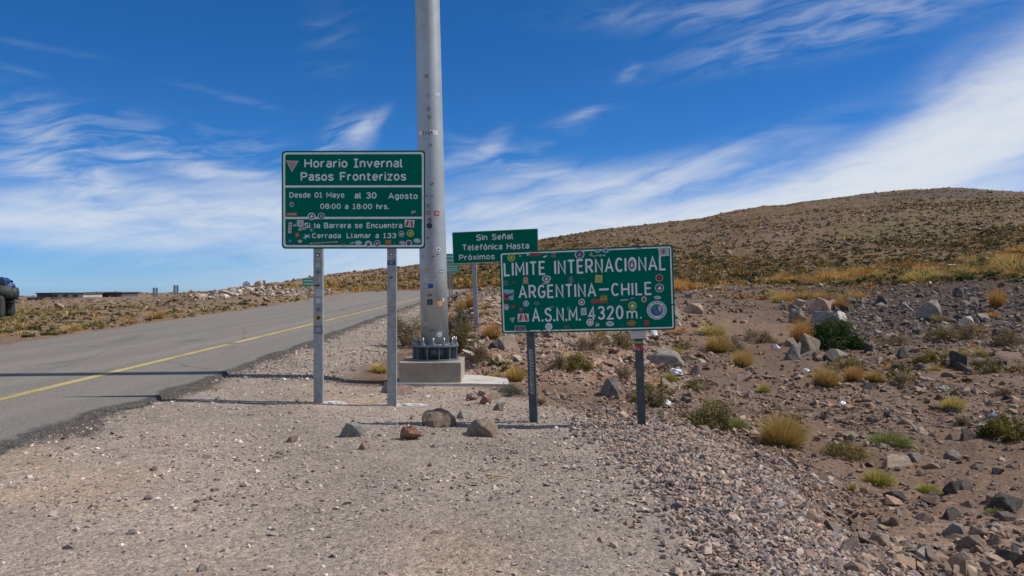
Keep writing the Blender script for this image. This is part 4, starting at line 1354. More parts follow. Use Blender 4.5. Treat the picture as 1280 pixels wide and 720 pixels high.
# ---- no phone signal sign -----------------------------------------------------
Y3 = 17.6
k3 = Y3 / FOC
W3, H3 = 1.90, .70
cz3 = CAM_H - (308.0 - HORIZON) * k3
gx3 = (619.5 - 640) * k3
g3 = gz((592 - 640) * k3, Y3)
s3 = empty('traffic_sign', (gx3 + (cz3 - g3) * math.sin(math.radians(2.0)), Y3, g3), (0, math.radians(-2.1), math.radians(-7.0)))
tag(s3, 'plain green no phone signal sign standing behind the mast and the border sign', 'road sign')
pnl3 = sign_panel(s3, W3, H3, 0, cz3 - g3, -.05, .012, (.0, .008), M['sign_green_plain'])
p3 = Panel(s3, W3, H3, 0, cz3 - g3, -.05, [(392, 60), (1038, 28), (1044, 265), (398, 295)])
lt = MB()
for args in (("Sin Señal", 576, 121, 857, 108, 76), ("Telefónica Hasta", 468, 196, 973, 178, 150), ("Próximos", 444, 268, 714, 257, 226)):
    p3.text(lt, *args, weight=.165)
lt.build('lettering', M['sign_white'], pnl3)
for lx in (-.49, .55):
    angle_post(s3, lx, -.028, .095, -.5, cz3 - g3 + H3 / 2 - .05, M['galv'])


def word_bars(mb, cx, cz, w, h, rows, y, rg):
    for r in range(rows):
        z = cz + h / 2 - h * (r + .5) / rows
        x = cx - w / 2
        while x < cx + w / 2 - .02:
            ww = rg.uniform(.05, .12) * w
            stroke(mb, [(x, z), (min(x + ww, cx + w / 2), z)], h / rows * .45, y); x += ww + .035 * w


def small_sign(pxc, row, wpx, hpx, Y, label, rows=2, group=None, posts=1, m='sgreen'):
    k = Y / FOC
    x = (pxc - 640) * k; zc = CAM_H - (row - HORIZON) * k
    g = gz(x, Y)
    o = empty('road_sign', (x, Y, g), (0, 0, math.radians(rng.uniform(-3, 3))))
    tag(o, label, 'road sign', group)
    W, H = wpx * k, hpx * k
    pl = sign_panel(o, W, H, 0, zc - g, -.04, .02, None, M[m])
    t_ = MB(); word_bars(t_, 0, zc - g, W * .8, H * .8, rows, -.043, rng)
    t_.build('lettering', M['sign_white'], pl)
    for i in range(posts):
        lx = 0 if posts == 1 else (-W * .3 + i * W * .6)
        angle_post(o, lx, -.03, .07, -.4, zc - g + H / 2 - .05, M['galv'])
    return o


small_sign(385.8, 352.8, 15.5, 9.6, 52, 'small bright green road sign on the far verge beside a post', 2)
small_sign(562, 323, 22, 11.5, 40, 'green sign half hidden by the mast, upper of two', 2)
small_sign(565, 335.5, 17, 10, 46, 'green sign just right of the mast, lower of two', 3)

# round sign on the rubble mound and two slatted roadside boards
Yr = 66.0; kr = Yr / FOC
xr = (308 - 640) * kr; zr = CAM_H - (356.3 - HORIZON) * kr; gr = gz(xr, Yr)
o = empty('round_sign', (xr, Yr, gr)); tag(o, 'round white and red traffic sign above the rubble mound', 'road sign')
b = MB(); b.lathe([(.30, -.012), (.30, .012)], 32, 'Y', (0, 0, zr - gr), False); dsc = b.build('disc', M['lamp_red'], o)
b = MB(); b.lathe([(.255, -.016), (.255, .010)], 32, 'Y', (0, 0, zr - gr), False); b.build('face', M['sign_white'], dsc)
b = MB(); b.box(-.13, .13, -.020, -.017, zr - gr - .05, zr - gr + .05); b.build('symbol', M['stk_grey'], dsc)
angle_post(o, 0, .02, .06, -.4, zr - gr + .2, M['galv'])
for pxc, row0, row1, lab in ((194, 359.6, 368, 'pair of tall narrow grey boards, the left of two on the horizon'), (220, 356.4, 367, 'pair of tall narrow grey boards, the right of two on the horizon')):
    Yb = 125.0; kb = Yb / FOC
    x = (pxc - 640) * kb; g = gz(x, Yb)
    o = empty('marker_board', (x, Yb, g)); tag(o, lab, 'marker', 'grey marker boards on the horizon')
    for s in (-1, 1):
        b = MB(); top = CAM_H - (row0 - HORIZON) * kb - g
        b.box(s * 1.55 * kb * 1.15 - .16, s * 1.55 * kb * 1.15 + .16, -.05, .05, -.4, top, .01)
        b.box(s * 1.55 * kb * 1.15 - .16, s * 1.55 * kb * 1.15 + .16, -.07, .07, top * .82, top * .86)
        b.build('board', M['sign_back'], o)

# ---- low half-buried buildings on the horizon ----------------------------------


def low_building(pxl, pxr, rtop, rbot, Y, label, dark_from, windows, skirt):
    k = Y / FOC
    x0, x1 = (pxl - 640) * k, (pxr - 640) * k
    z1 = CAM_H - (rtop - HORIZON) * k; z0 = CAM_H - (rbot - HORIZON) * k
    o = empty('low_building', ((x0 + x1) / 2, Y, z0)); tag(o, label, 'building', 'low buildings on the horizon')
    w = x1 - x0; h = z1 - z0
    b = MB(); b.box(-w / 2, w / 2, 0, 7, -1.5, h * .82); b.build('wall', M['wall_grey'] if dark_from else M['wall_dark'], o)
    b = MB(); b.box(-w / 2 - .25, w / 2 + .25, -.4, 7.4, h * .823, h); b.build('roof', M['wall_dark'], o)
    if dark_from:
        b = MB(); b.box(-w / 2 - .01, -w / 2 + dark_from * k, -.25, -.02, -1.4, h * .81); b.build('annex', M['wall_dark'], o)
    for i in range(windows):
        x = -w / 2 + w * (i + .8) / (windows + .6)
        b = MB(); b.box(x - .45, x + .45, -.03, .02, h * .25, h * .65); b.build('window', M['opening'], o)
    if skirt:
        xa, xb, ra, rb = skirt
        b = MB(); b.box((xa - 640) * k - o.location.x, (xb - 640) * k - o.location.x, -2.2, -.5, -1.5, (CAM_H - (ra - HORIZON) * k) - z0); b.build('retaining_wall', M['wall_brown'], o)


low_building(47, 104, 366.0, 372.8, 150, 'low flat roofed building with a dark end, left of the two', 18, 4, (43, 66, 371.4, 375))
low_building(107, 152, 365.2, 370.6, 158, 'low dark flat roofed building on the horizon, right of the two', 0, 3, None)

# ---- the tall mast --------------------------------------------------------------
YM = 13.1; kM = YM / FOC
xM = (544 - 640) * kM
gm = 0.0
LEAN = math.radians(-1.25)
mast = empty('light_mast', (xM, YM, gm))
tag(mast, 'tall tapered galvanised steel mast bolted to a concrete plinth', 'mast')
TOPZ = .365
b = MB(); b.box(-.545 + .02, .435 + .02, -.5, .48, -.25, TOPZ, .012)
b.build('plinth', M['concrete'], mast)
rotm = Matrix.Rotation(LEAN, 4, 'Y')


def leaned(mb):
    mb.v = [tuple((rotm @ (Vector(p) - Vector((0, 0, TOPZ)))) + Vector((0, 0, TOPZ))) for p in mb.v]
    return mb


b = MB(); b.lathe([(.385, TOPZ), (.385, TOPZ + .025)], 48, smooth=False); b.lathe([(.335, TOPZ + .22), (.385, TOPZ + .222), (.385, TOPZ + .25), (.335, TOPZ + .25)], 48, smooth=False)
b.build('flange', M['mast_dark'], mast)
b = MB(); b.lathe([(.245, TOPZ + .02), (.235, TOPZ + .26)], 40); b.build('base_drum', M['mast_dark'], mast)
for i in range(12):
    a = 2 * math.pi * (i + .5) / 12
    r_ = MB(); r_.box(.236, .372, -.008, .008, TOPZ + .0255, TOPZ + .2215)
    mm = Matrix.Rotation(a, 4, 'Z'); r_.v = [tuple(mm @ Vector(p)) for p in r_.v]
    r_.build('gusset', M['mast_dark'], mast)
    n_ = MB(); c, s = .335 * math.cos(a + .26), .335 * math.sin(a + .26)
    n_.lathe([(.034, TOPZ + .251), (.034, TOPZ + .285)], 6, c=(c, s, 0), smooth=False); n_.lathe([(.016, TOPZ + .285), (.016, TOPZ + .37)], 10, c=(c, s, 0))
    n_.build('bolt', M['bolt'], mast)
HM = 17.0
R0, R1 = .226, .150


def mast_r(h):
    return R0 + (R1 - R0) * h / HM


b = MB()
b.lathe([(mast_r(h), TOPZ + .2 + h) for h in np.linspace(0.02, HM, 14)], 64)
shaft = leaned(b).build('shaft', M['mast'], mast)
b = MB(); b.lathe([(R1 + .03, TOPZ + .2 + HM + .001), (R1 + .03, TOPZ + .2 + HM + .06), (.05, TOPZ + .2 + HM + .1)], 32); leaned(b).build('cap', M['mast_dark'], mast)
for i in range(4):
    a = math.pi / 2 * i + .4
    dx, dy = math.cos(a), math.sin(a)
    b = MB(); b.tube([(dx * R1, dy * R1, TOPZ + HM), (dx * .9, dy * .9, TOPZ + HM + .25)], .03, 10); leaned(b).build('bracket', M['mast_dark'], mast)
    b = MB(); b.box(dx * .9 - .28, dx * .9 + .28, dy * .9 - .28, dy * .9 + .28, TOPZ + HM + .22, TOPZ + HM + .36, .03); leaned(b).build('lamp', M['mast_dark'], mast)


def on_mast(X, row):
    """X: place across the shaft -1..1 as the photograph shows it"""
    Z = CAM_H - (row - HORIZON) * kM * (1 - .225 / YM)
    return Z


def mast_decal(d, xfrac, row, wpx, hpx, label=None, lay=0.0):
    Z = on_mast(0, row); h = Z - TOPZ - .2
    r = mast_r(h)
    th0 = math.asin(max(-.97, min(.97, xfrac)))
    sx = wpx * kM / 2; sz = hpx * kM / 2

    def fn(a, c, L):
        th = th0 + a * sx / r
        rr = r + .0022 + lay + .0006 * L
        p = Vector((rr * math.sin(th), -rr * math.cos(th), Z + c * sz))
        p = (rotm @ (p - Vector((0, 0, TOPZ)))) + Vector((0, 0, TOPZ))
        return tuple(p)
    o = d.put(shaft, fn)
    if label:
        o['label'] = label
    return o


def densedecal(d):
    """cut wide rectangles into strips so that they bend round the shaft"""
    out = []
    for pts, col, L in d.polys:
        xs = [p[0] for p in pts]
        if len(pts) == 4 and max(xs) - min(xs) > .5:
            x0, x1 = min(xs), max(xs); z0 = min(p[1] for p in pts); z1 = max(p[1] for p in pts)
            n = 8
            for i in range(n):
                a, c = x0 + (x1 - x0) * i / n, x0 + (x1 - x0) * (i + 1) / n
                out.append(([(a, z0), (c, z0), (c, z1), (a, z1)], col, L))
        else:
            out.append((pts, col, L))
    d.polys = out
    return d


MS = [('ring', -.1, 95, 6, 6, ('lgrey', 'dgreen')), ('ring', 0, 119, 6, 6, ('lgrey', 'grey')), ('mark', .7, 117, 9, 6, ('white', 'lgrey')), ('ring', 0, 136, 6, 6, ('lgrey', 'dgreen')), ('ring', .05, 146, 6, 6, ('lgrey', 'dgreen')),
      ('mark', .1, 181, 6, 5, ('teal', 'lblue')), ('swoosh', .15, 230, 5, 6, ('brown',)), ('mark', -.35, 245, 5, 6, ('navy', 'lgrey')), ('mark', .12, 245, 6, 5, ('teal', 'lgrey')),
      ('ring', -.2, 257, 6, 6, ('lgrey', 'navy')), ('disc', -.2, 266, 6, 6, ('red', 'grey', 'pink')), ('rect', .45, 266.5, 6.5, 6, ('red', 'red', 'white')), ('disc', -.1, 275, 6, 6, ('grey', 'navy', 'lgrey')), ('disc', -.12, 282, 7, 7, ('black', 'navy', 'dgreen')),
      ('mark', -.25, 297, 4, 5, ('black', 'pink')), ('swoosh', .2, 296, 8, 5, ('lgrey',)), ('disc', .5, 311.5, 6, 6, ('white', 'white', 'black')), ('swoosh', .45, 318, 4, 3, ('navy',)), ('rect', -.7, 320, 3, 5, ('lgrey', 'grey', 'navy')),
      ('mark', .1, 321, 6, 3, ('grey', 'black')), ('tri', -.05, 330, 6, 6, ('white', 'lgrey', 'grey')), ('disc', -.35, 338, 8, 9, ('cream', 'grey', 'cream')), ('oval', .7, 339.5, 8, 6, ('grey', 'teal', 'white')),
      ('rect', -.1, 350.5, 11, 3.6, ('white', 'lgrey', 'grey')), ('disc', -.5, 349, 3, 4, ('white', 'lgrey', 'white')), ('rect', -.12, 357.5, 8, 8, ('white', 'blue', 'blue')), ('rect', -.5, 357.5, 5, 7, ('grey', 'lgrey', 'grey')),
      ('mark', -.2, 369, 7, 6, ('brown', 'orange')), ('rect', -.2, 377.5, 7, 7, ('navy', 'black', 'grey')), ('disc', .5, 379.5, 8, 8, ('orange', 'cream', 'orange')), ('dots', .75, 375, 3, 5, ('white', 'black')), ('swoosh', .6, 363, 2, 2, ('black',)),
      ('disc', -.8, 383, 3, 5, ('pink', 'grey', 'white')), ('rect', -.55, 404, 7, 4, ('white', 'grey', 'lgrey')), ('swoosh', -.1, 413, 7, 4, ('brown',)), ('disc', .42, 418, 7, 7, ('white', 'grey', 'white'))]
for i, (k, xf, row, w, h, c) in enumerate(MS):
    mast_decal(densedecal(make_decal(k, c, rng)), xf, row, w, h)
d = Decal(); d.rect(-1, 1, -1, 1, 'white'); d.rect(-.97, -.55, -.5, .5, 'white', 1); d.rect(.62, .97, -.5, .5, 'white', 1)
st = mast_decal(densedecal(d), -.1, 165.3, 27, 5.4, 'white strip sticker with four black letters')
vs, fs = text_polys('EGSA', 0.03, 1.1)
d = Decal()
for f in fs:
    d.poly([(-.48 + .98 * vs[i][0], -.8 + 1.6 * vs[i][1]) for i in f], 'black', 2)
lo = mast_decal(d, -.1, 165.3, 27, 5.4, lay=.0008)
lo.name = 'lettering'
lo.parent = shaft

# concrete pad under the plinth
b = MB()
zp = .045
b.add([(xM - .56, YM - .56, zp), (xM + .62, YM - .60, zp), (xM + 1.22, YM - .62, zp - .01), (xM + 1.18, YM - .02, zp + .015), (xM + .6, YM + .62, zp), (xM - .56, YM + .62, zp),
       (xM - .56, YM - .56, -.3), (xM + .62, YM - .60, -.3), (xM + 1.22, YM - .62, -.3), (xM + 1.18, YM - .02, -.3), (xM + .6, YM + .62, -.3), (xM - .56, YM + .62, -.3)],
      [(0, 1, 2, 3, 4, 5)] + [(6 + i, 6 + (i + 1) % 6, (i + 1) % 6, i) for i in range(6)])
tag(b.build('concrete_pavement', M['pad']), kind='structure')
#@@PART2
# ------------------------------------------------------------------ stones: templates and merged gravel
R = np.random.RandomState(11)


def hull_stone(seed, npts, sx, sy, sz, sub=0, rough=0.0):
    """an angular stone: the hull of random points, its edges broken a little"""
    rg = np.random.RandomState(seed)
    p = rg.normal(size=(npts, 3)); p /= np.linalg.norm(p, axis=1)[:, None]
    p *= rg.uniform(.78, 1.05, (npts, 1)); p *= np.array([sx, sy, sz])
    bm = bmesh.new()
    for q in p:
        bm.verts.new(q)
    r = bmesh.ops.convex_hull(bm, input=bm.verts[:])
    bmesh.ops.delete(bm, geom=[g for g in r['geom_interior'] if isinstance(g, bmesh.types.BMVert)], context='VERTS')
    if sub:
        bmesh.ops.bevel(bm, geom=bm.edges[:], offset=.055 * min(sx, sy, sz), segments=1, affect='EDGES', profile=0.5)
        bmesh.ops.triangulate(bm, faces=bm.faces[:])
        for _ in range(sub):
            bmesh.ops.subdivide_edges(bm, edges=[e for e in bm.edges if e.calc_length() > .22], cuts=1, use_grid_fill=True)
            bmesh.ops.triangulate(bm, faces=bm.faces[:])
        for w in bm.verts:
            n = mnoise.noise(w.co * 1.7 + Vector((seed * 3.1, 0, 0))) * rough + mnoise.noise(w.co * 5.0 + Vector((0, seed * 1.7, 0))) * rough * .4
            w.co += w.co.normalized() * n
    bmesh.ops.triangulate(bm, faces=bm.faces[:])
    bmesh.ops.recalc_face_normals(bm, faces=bm.faces[:])
    return bm


def bm_arrays(bm):
    bm.verts.index_update()
    V = np.array([w.co[:] for w in bm.verts]); F = np.array([[w.index for w in f.verts] for f in bm.faces])
    bm.free()
    return V, F


STONES = [bm_arrays(hull_stone(100 + i, 10 + i % 5, 1.0, .55 + .1 * (i % 4), .32 + .09 * (i % 5))) for i in range(20)]


def rotmats(n, tilt, rg):
    a = rg.uniform(0, 2 * math.pi, n); b = rg.normal(0, tilt, n); c = rg.normal(0, tilt, n)
    ca, sa, cb, sb, cc, sc = np.cos(a), np.sin(a), np.cos(b), np.sin(b), np.cos(c), np.sin(c)
    z = np.zeros(n); o = np.ones(n)
    A = np.stack([ca, -sa, z, sa, ca, z, z, z, o], 1).reshape(n, 3, 3)
    B = np.stack([o, z, z, z, cb, -sb, z, sb, cb], 1).reshape(n, 3, 3)
    C = np.stack([cc, z, sc, z, o, z, -sc, z, cc], 1).reshape(n, 3, 3)
    return A @ B @ C


def merge(name, temps, pos, rot, scl, col, material, vcol=None, smooth=False, kind='stuff'):
    """one mesh out of many copies of the templates (V, F); col is one colour a copy"""
    n = len(pos)
    ti = np.arange(n) % len(temps)
    Vs, Fs, Cs = [], [], []; off = 0
    for k, tp in enumerate(temps):
        s = np.nonzero(ti == k)[0]
        if not len(s):
            continue
        V, F = tp[0], tp[1]
        sc = scl[s]; sc = sc[:, None, None] if sc.ndim == 1 else sc[:, None, :]
        W = np.einsum('nij,nvj->nvi', rot[s], V[None] * sc) + pos[s][:, None, :]
        Vs.append(W.reshape(-1, 3))
        Fs.append((F[None] + (np.arange(len(s)) * len(V))[:, None, None] + off).reshape(-1, F.shape[1]))
        off += len(s) * len(V)
        c = np.repeat(col[s][:, None, :], len(V), 1)
        if len(tp) > 2:
            c = c * tp[2][None]
        Cs.append(c.reshape(-1, 3))
    o = np_mesh(name, np.vstack(Vs), np.vstack(Fs), np.vstack(Cs), material, smooth)
    tag(o, kind=kind)
    return o


PAL_LOT = np.array([[.37, .31, .26], [.33, .28, .24], [.42, .36, .305], [.28, .22, .18], [.38, .28, .21], [.22, .20, .18], [.60, .53, .46], [.11, .095, .088], [.16, .14, .125], [.33, .265, .215]])
PAL_PILE = np.array([1.05, 1.0, .95]) * np.array([[.27, .22, .19], [.33, .25, .21], [.36, .30, .26], [.20, .175, .17], [.24, .18, .15], [.40, .34, .29], [.16, .145, .145], [.38, .26, .20], [.25, .235, .235]])
PAL_FIELD = np.array([.92, .83, .74]) * np.array([[.20, .155, .125], [.16, .135, .12], [.25, .19, .15], [.13, .115, .11], [.29, .22, .17], [.22, .20, .19], [.36, .30, .25]])
PAL_BANK = .85 * np.array([[.36, .25, .185], [.32, .21, .155], [.42, .33, .26], [.27, .185, .14], [.24, .19, .165], [.46, .38, .31], [.38, .24, .17]])
PAL_DARK = np.array([1.05, .97, .90]) * np.array([[.105, .098, .098], [.13, .12, .118], [.085, .08, .082], [.17, .15, .14], [.20, .19, .185], [.145, .115, .10]])


def pick(pal, n, rg, p=None):
    c = pal[rg.choice(len(pal), n, p=p)] * rg.uniform(.8, 1.2, (n, 1))
    return c


def in_view(n, y0, y1, p0, p1, rg, power=1.0):
    """random spots evenly spread over the ground between two distances and two bearings"""
    Y = np.sqrt(rg.uniform(y0 ** 2, y1 ** 2, n)) if power == 1.0 else y0 * (y1 / y0) ** rg.uniform(0, 1, n)
    u = (rg.uniform(p0, p1, n) - 640) / FOC
    return u * Y, Y


def settle(x, y, s, k):
    return np.stack([x, y, ground_z(x, y) + s * k], 1)


def clear_of(x, y, spots):
    ok = np.ones(len(x), bool)
    for a, b, r in spots:
        ok &= (x - a) ** 2 + (y - b) ** 2 > r * r
    return ok


PADS = [(xM, YM, .62), (xM - .3, YM - .3, .55), (xM + .3, YM - .3, .5), (xM + .9, YM - .35, .45)]


def scatter_gravel():
    rg = np.random.RandomState(5)
    # compacted lot: small chips
    x, y = in_view(110000, 3.6, 13.5, -120, 1150, rg)
    _, pxv, Y, _ = base_z(x, y)
    lot = lot_mask(x, y, pxv, Y)
    dens = (0.25 + 0.75 * sstep(-.1, .2, fbm(x * .8, y * .8, 91, 3))) * (0.55 + .45 * sstep(500, 800, pxv))
    ok = (rg.uniform(size=len(x)) < lot * dens) & (road_sd(x, y) > -0.02) & clear_of(x, y, PADS)
    x, y = x[ok], y[ok]; n = len(x)
    s = np.exp(rg.normal(math.log(.0090), .60, n)); s = np.clip(s, .004, .05)
    tag(merge('gravel', STONES, settle(x, y, s, .12), rotmats(n, .3, rg), s, pick(PAL_LOT, n, rg), M['gravel']), 'small loose chips of stone spread over the grey lot and verge', 'gravel')
    # coarse tipped stones at the right-hand edge of the lot
    x, y = in_view(95000, 3.4, 11.5, 600, 1320, rg)
    _, pxv, Y, _ = base_z(x, y)
    e = lot_edge(pxv)
    w = np.exp(-((Y - (e - np.interp(pxv, [760, 900, 1080], [.5, 1.4, .4]))) / np.interp(pxv, [640, 760, 900, 1080, 1280], [.7, 1.5, 2.5, 1.6, .8])) ** 2) * sstep(690, 870, pxv)
    w = np.clip(w * 1.2, 0, 1)
    w *= .75 + .5 * fbm(x, y, 93, 3)
    ok = rg.uniform(size=len(x)) < w
    x, y = x[ok], y[ok]; n = len(x)
    s = np.clip(np.exp(rg.normal(math.log(.021), .38, n)), .009, .06)
    tag(merge('tipped_gravel', STONES, settle(x, y, s, .18) + np.array([0, 0, .006]), rotmats(n, .5, rg), s, pick(PAL_PILE, n, rg), M['gravel']), 'coarse broken stones tipped along the right edge of the lot', 'gravel')
    # gravel on the shoulder towards the bend
    x, y = in_view(16000, 12.5, 50, 200, 545, rg, 2.0)
    _, pxv, Y, _ = base_z(x, y)
    ok = (lot_mask(x, y, pxv, Y) > .4) & (road_sd(x, y) > 0.05) & (x > -8)
    x, y = x[ok], y[ok]; n = len(x)
    s = np.clip(np.exp(rg.normal(math.log(.018), .4, n)), .008, .06) * np.clip(y / 20, 1, 2)
    tag(merge('gravel', STONES, settle(x, y, s, .2), rotmats(n, .4, rg), s, pick(PAL_LOT, n, rg), M['gravel']), 'small loose chips of stone spread over the grey lot and verge', 'gravel')
    # stony desert on the right, and the rubble bank behind the mast
    x, y = in_view(120000, 4.0, 60, 540, 1400, rg, 2.0)
    _, pxv, Y, _ = base_z(x, y)
    lot = lot_mask(x, y, pxv, Y)
    clump = sstep(-.12, .25, fbm(x * .45, y * .45, 95, 4))
    bank = sstep(12, 14, Y) * (1 - sstep(26, 36, Y)) * (1 - sstep(800, 900, pxv))
    darkf = sstep(18, 24, Y) * (1 - sstep(38, 50, Y)) * sstep(960, 1060, pxv)
    path = np.exp(-((Y - np.interp(pxv, [850, 950, 1040], [30, 26, 24])) / 4.5) ** 2) * sstep(800, 850, pxv) * (1 - sstep(980, 1040, pxv))
    dens = np.clip(.12 + .6 * clump + .7 * bank + .5 * darkf - .5 * path, .03, 1) * (1 - lot)
    ok = (rg.uniform(size=len(x)) < dens) & (road_sd(x, y) > .3) & clear_of(x, y, PADS)
    x, y, bank, darkf, Y = x[ok], y[ok], bank[ok], darkf[ok], Y[ok]; n = len(x)
    s = np.clip(np.exp(rg.normal(math.log(.022), .68, n)), .007, .14) * np.clip(Y / 11, .85, 2.8) ** .7
    col = pick(PAL_FIELD, n, rg); cb = pick(PAL_BANK, n, rg); cd = pick(PAL_DARK, n, rg)
    sel = rg.uniform(size=n)
    col = col * (1 - .1 * sstep(13, 22, Y) - .2 * sstep(24, 36, Y) * sstep(940, 1060, 640 + FOC * x / y))[:, None]
    col = np.where((sel < bank)[:, None], cb, col); col = np.where((sel < darkf * .75)[:, None], cd, col)
    tag(merge('rubble', STONES, settle(x, y, s, .16), rotmats(n, .4, rg), s, col, M['rubble']), 'small broken stones strewn over the brown open ground', 'rubble')
    # stones on the slopes and on the left-hand flat
    x, y = in_view(20000, 22, 300, -60, 1340, rg, 2.0)
    _, pxv, Y, _ = base_z(x, y)
    ok = (road_sd(x, y) > .5) & ((pxv < 560) | (Y > 48)) & (lot_mask(x, y, pxv, Y) < .5)
    ok &= rg.uniform(size=len(x)) < .15 + .85 * sstep(0, .25, fbm(x * .12, y * .12, 97, 4))
    x, y, Y = x[ok], y[ok], Y[ok]; n = len(x)
    s = np.clip(np.exp(rg.normal(math.log(.0022), .45, n)) * Y, .05, .9)
    tag(merge('rubble', STONES, settle(x, y, s, .15), rotmats(n, .4, rg), s, pick(PAL_FIELD * .95, n, rg), M['rubble']), 'small broken stones strewn over the brown open ground', 'rubble')
    # pale rubble mound on the far verge
    x, y = in_view(5200, 52, 78, 236, 470, rg)
    _, pxv, Y, _ = base_z(x, y)
    w = np.exp(-((Y - np.interp(pxv, [240, 310, 420], [69, 63, 66])) / 6) ** 2) * sstep(232, 268, pxv) * (1 - .75 * sstep(330, 430, pxv))
    ok = (rg.uniform(size=len(x)) < w) & (road_sd(x, y) > 1.0)
    x, y = x[ok], y[ok]; n = len(x)
    s = np.clip(np.exp(rg.normal(math.log(.16), .45, n)), .06, .48)
    tag(merge('rubble', STONES, settle(x, y, s, .3), rotmats(n, .5, rg), s, pick(np.vstack([PAL_BANK, PAL_LOT]), n, rg), M['rubble']), 'small broken stones strewn over the brown open ground', 'rubble')


scatter_gravel()

# ------------------------------------------------------------------ rocks one can count
RM = {
    'grey': rock_material('rock_grey', (.12, .108, .10), (.22, .197, .178), (.33, .295, .265)),
    'dark': rock_material('rock_dark', (.048, .042, .039), (.09, .08, .073), (.155, .138, .125)),
    'tan': rock_material('rock_tan', (.22, .165, .12), (.34, .265, .20), (.46, .38, .30)),
    'pink': rock_material('rock_pink', (.24, .15, .12), (.36, .245, .20), (.47, .36, .31)),
    'red': rock_material('rock_rust', (.19, .095, .062), (.33, .175, .115), (.43, .28, .20)),
    'brown': rock_material('rock_brown', (.13, .10, .072), (.26, .20, .145), (.38, .31, .24)),
    'pale': rock_material('rock_pale', (.34, .31, .27), (.48, .44, .39), (.60, .56, .50)),
    'green': rock_material('rock_greenish', (.15, .155, .14), (.31, .31, .275), (.44, .43, .39)),
}


def rock_mesh(seed, npts=18, rough=.16, sub=2, flat=.75):
    bm = hull_stone(seed, npts, 1.0, .85, flat, sub, rough)
    # sit: cut the underside flat-ish
    for w in bm.verts:
        if w.co.z < -.38 * flat:
            w.co.z = -.38 * flat + (w.co.z + .38 * flat) * .3
    zs = [w.co.z for w in bm.verts]; xs = [w.co.x for w in bm.verts]; ys = [w.co.y for w in bm.verts]
    for w in bm.verts:
        w.co = Vector(((w.co.x - (max(xs) + min(xs)) / 2) / (max(xs) - min(xs)), (w.co.y - (max(ys) + min(ys)) / 2) / (max(ys) - min(ys)), (w.co.z - min(zs)) / (max(zs) - min(zs))))
    me = bpy.data.meshes.new('rock')
    bm.to_mesh(me); bm.free()
    return me


ROCK_ME = [rock_mesh(500 + i, 9 + (i * 3) % 6, .055 + .018 * (i % 4), 2 if i < 8 else 1, .6 + .1 * (i % 4)) for i in range(14)]
ROUND_ME = [rock_mesh(700 + i, 40, .14, 2, .72) for i in range(3)]
occupied = list(PADS)


def put_rock(px, row, w, h, kind, label, group=None, me=None, rot=None, depth=.8, xyz=None):
    x, y, z = xyz if xyz else at(px, row)
    k = y / FOC
    me = me or ROCK_ME[len(bpy.data.objects) % 8]
    o = bpy.data.objects.new('rock', me.copy() if not me.materials else me)
    if not o.data.materials:
        o.data.materials.append(None)
    o.material_slots[0].link = 'OBJECT'; o.material_slots[0].material = RM[kind]
    W, H = w * k, h * k
    o.scale = (W * 1.06, W * depth, H * 1.45)
    a = rot if rot is not None else random.Random(px * 13 + row).uniform(-.35, .35)
    o.rotation_euler = (0, 0, a)
    o.location = (x, y + W * depth * .35, z - H * .36)
    link(o); tag(o, label, 'rock', group)
    occupied.append((x, y + W * depth * .35, W * .55))
    return o


for me in ROCK_ME + ROUND_ME:
    me.materials.append(RM['grey'])

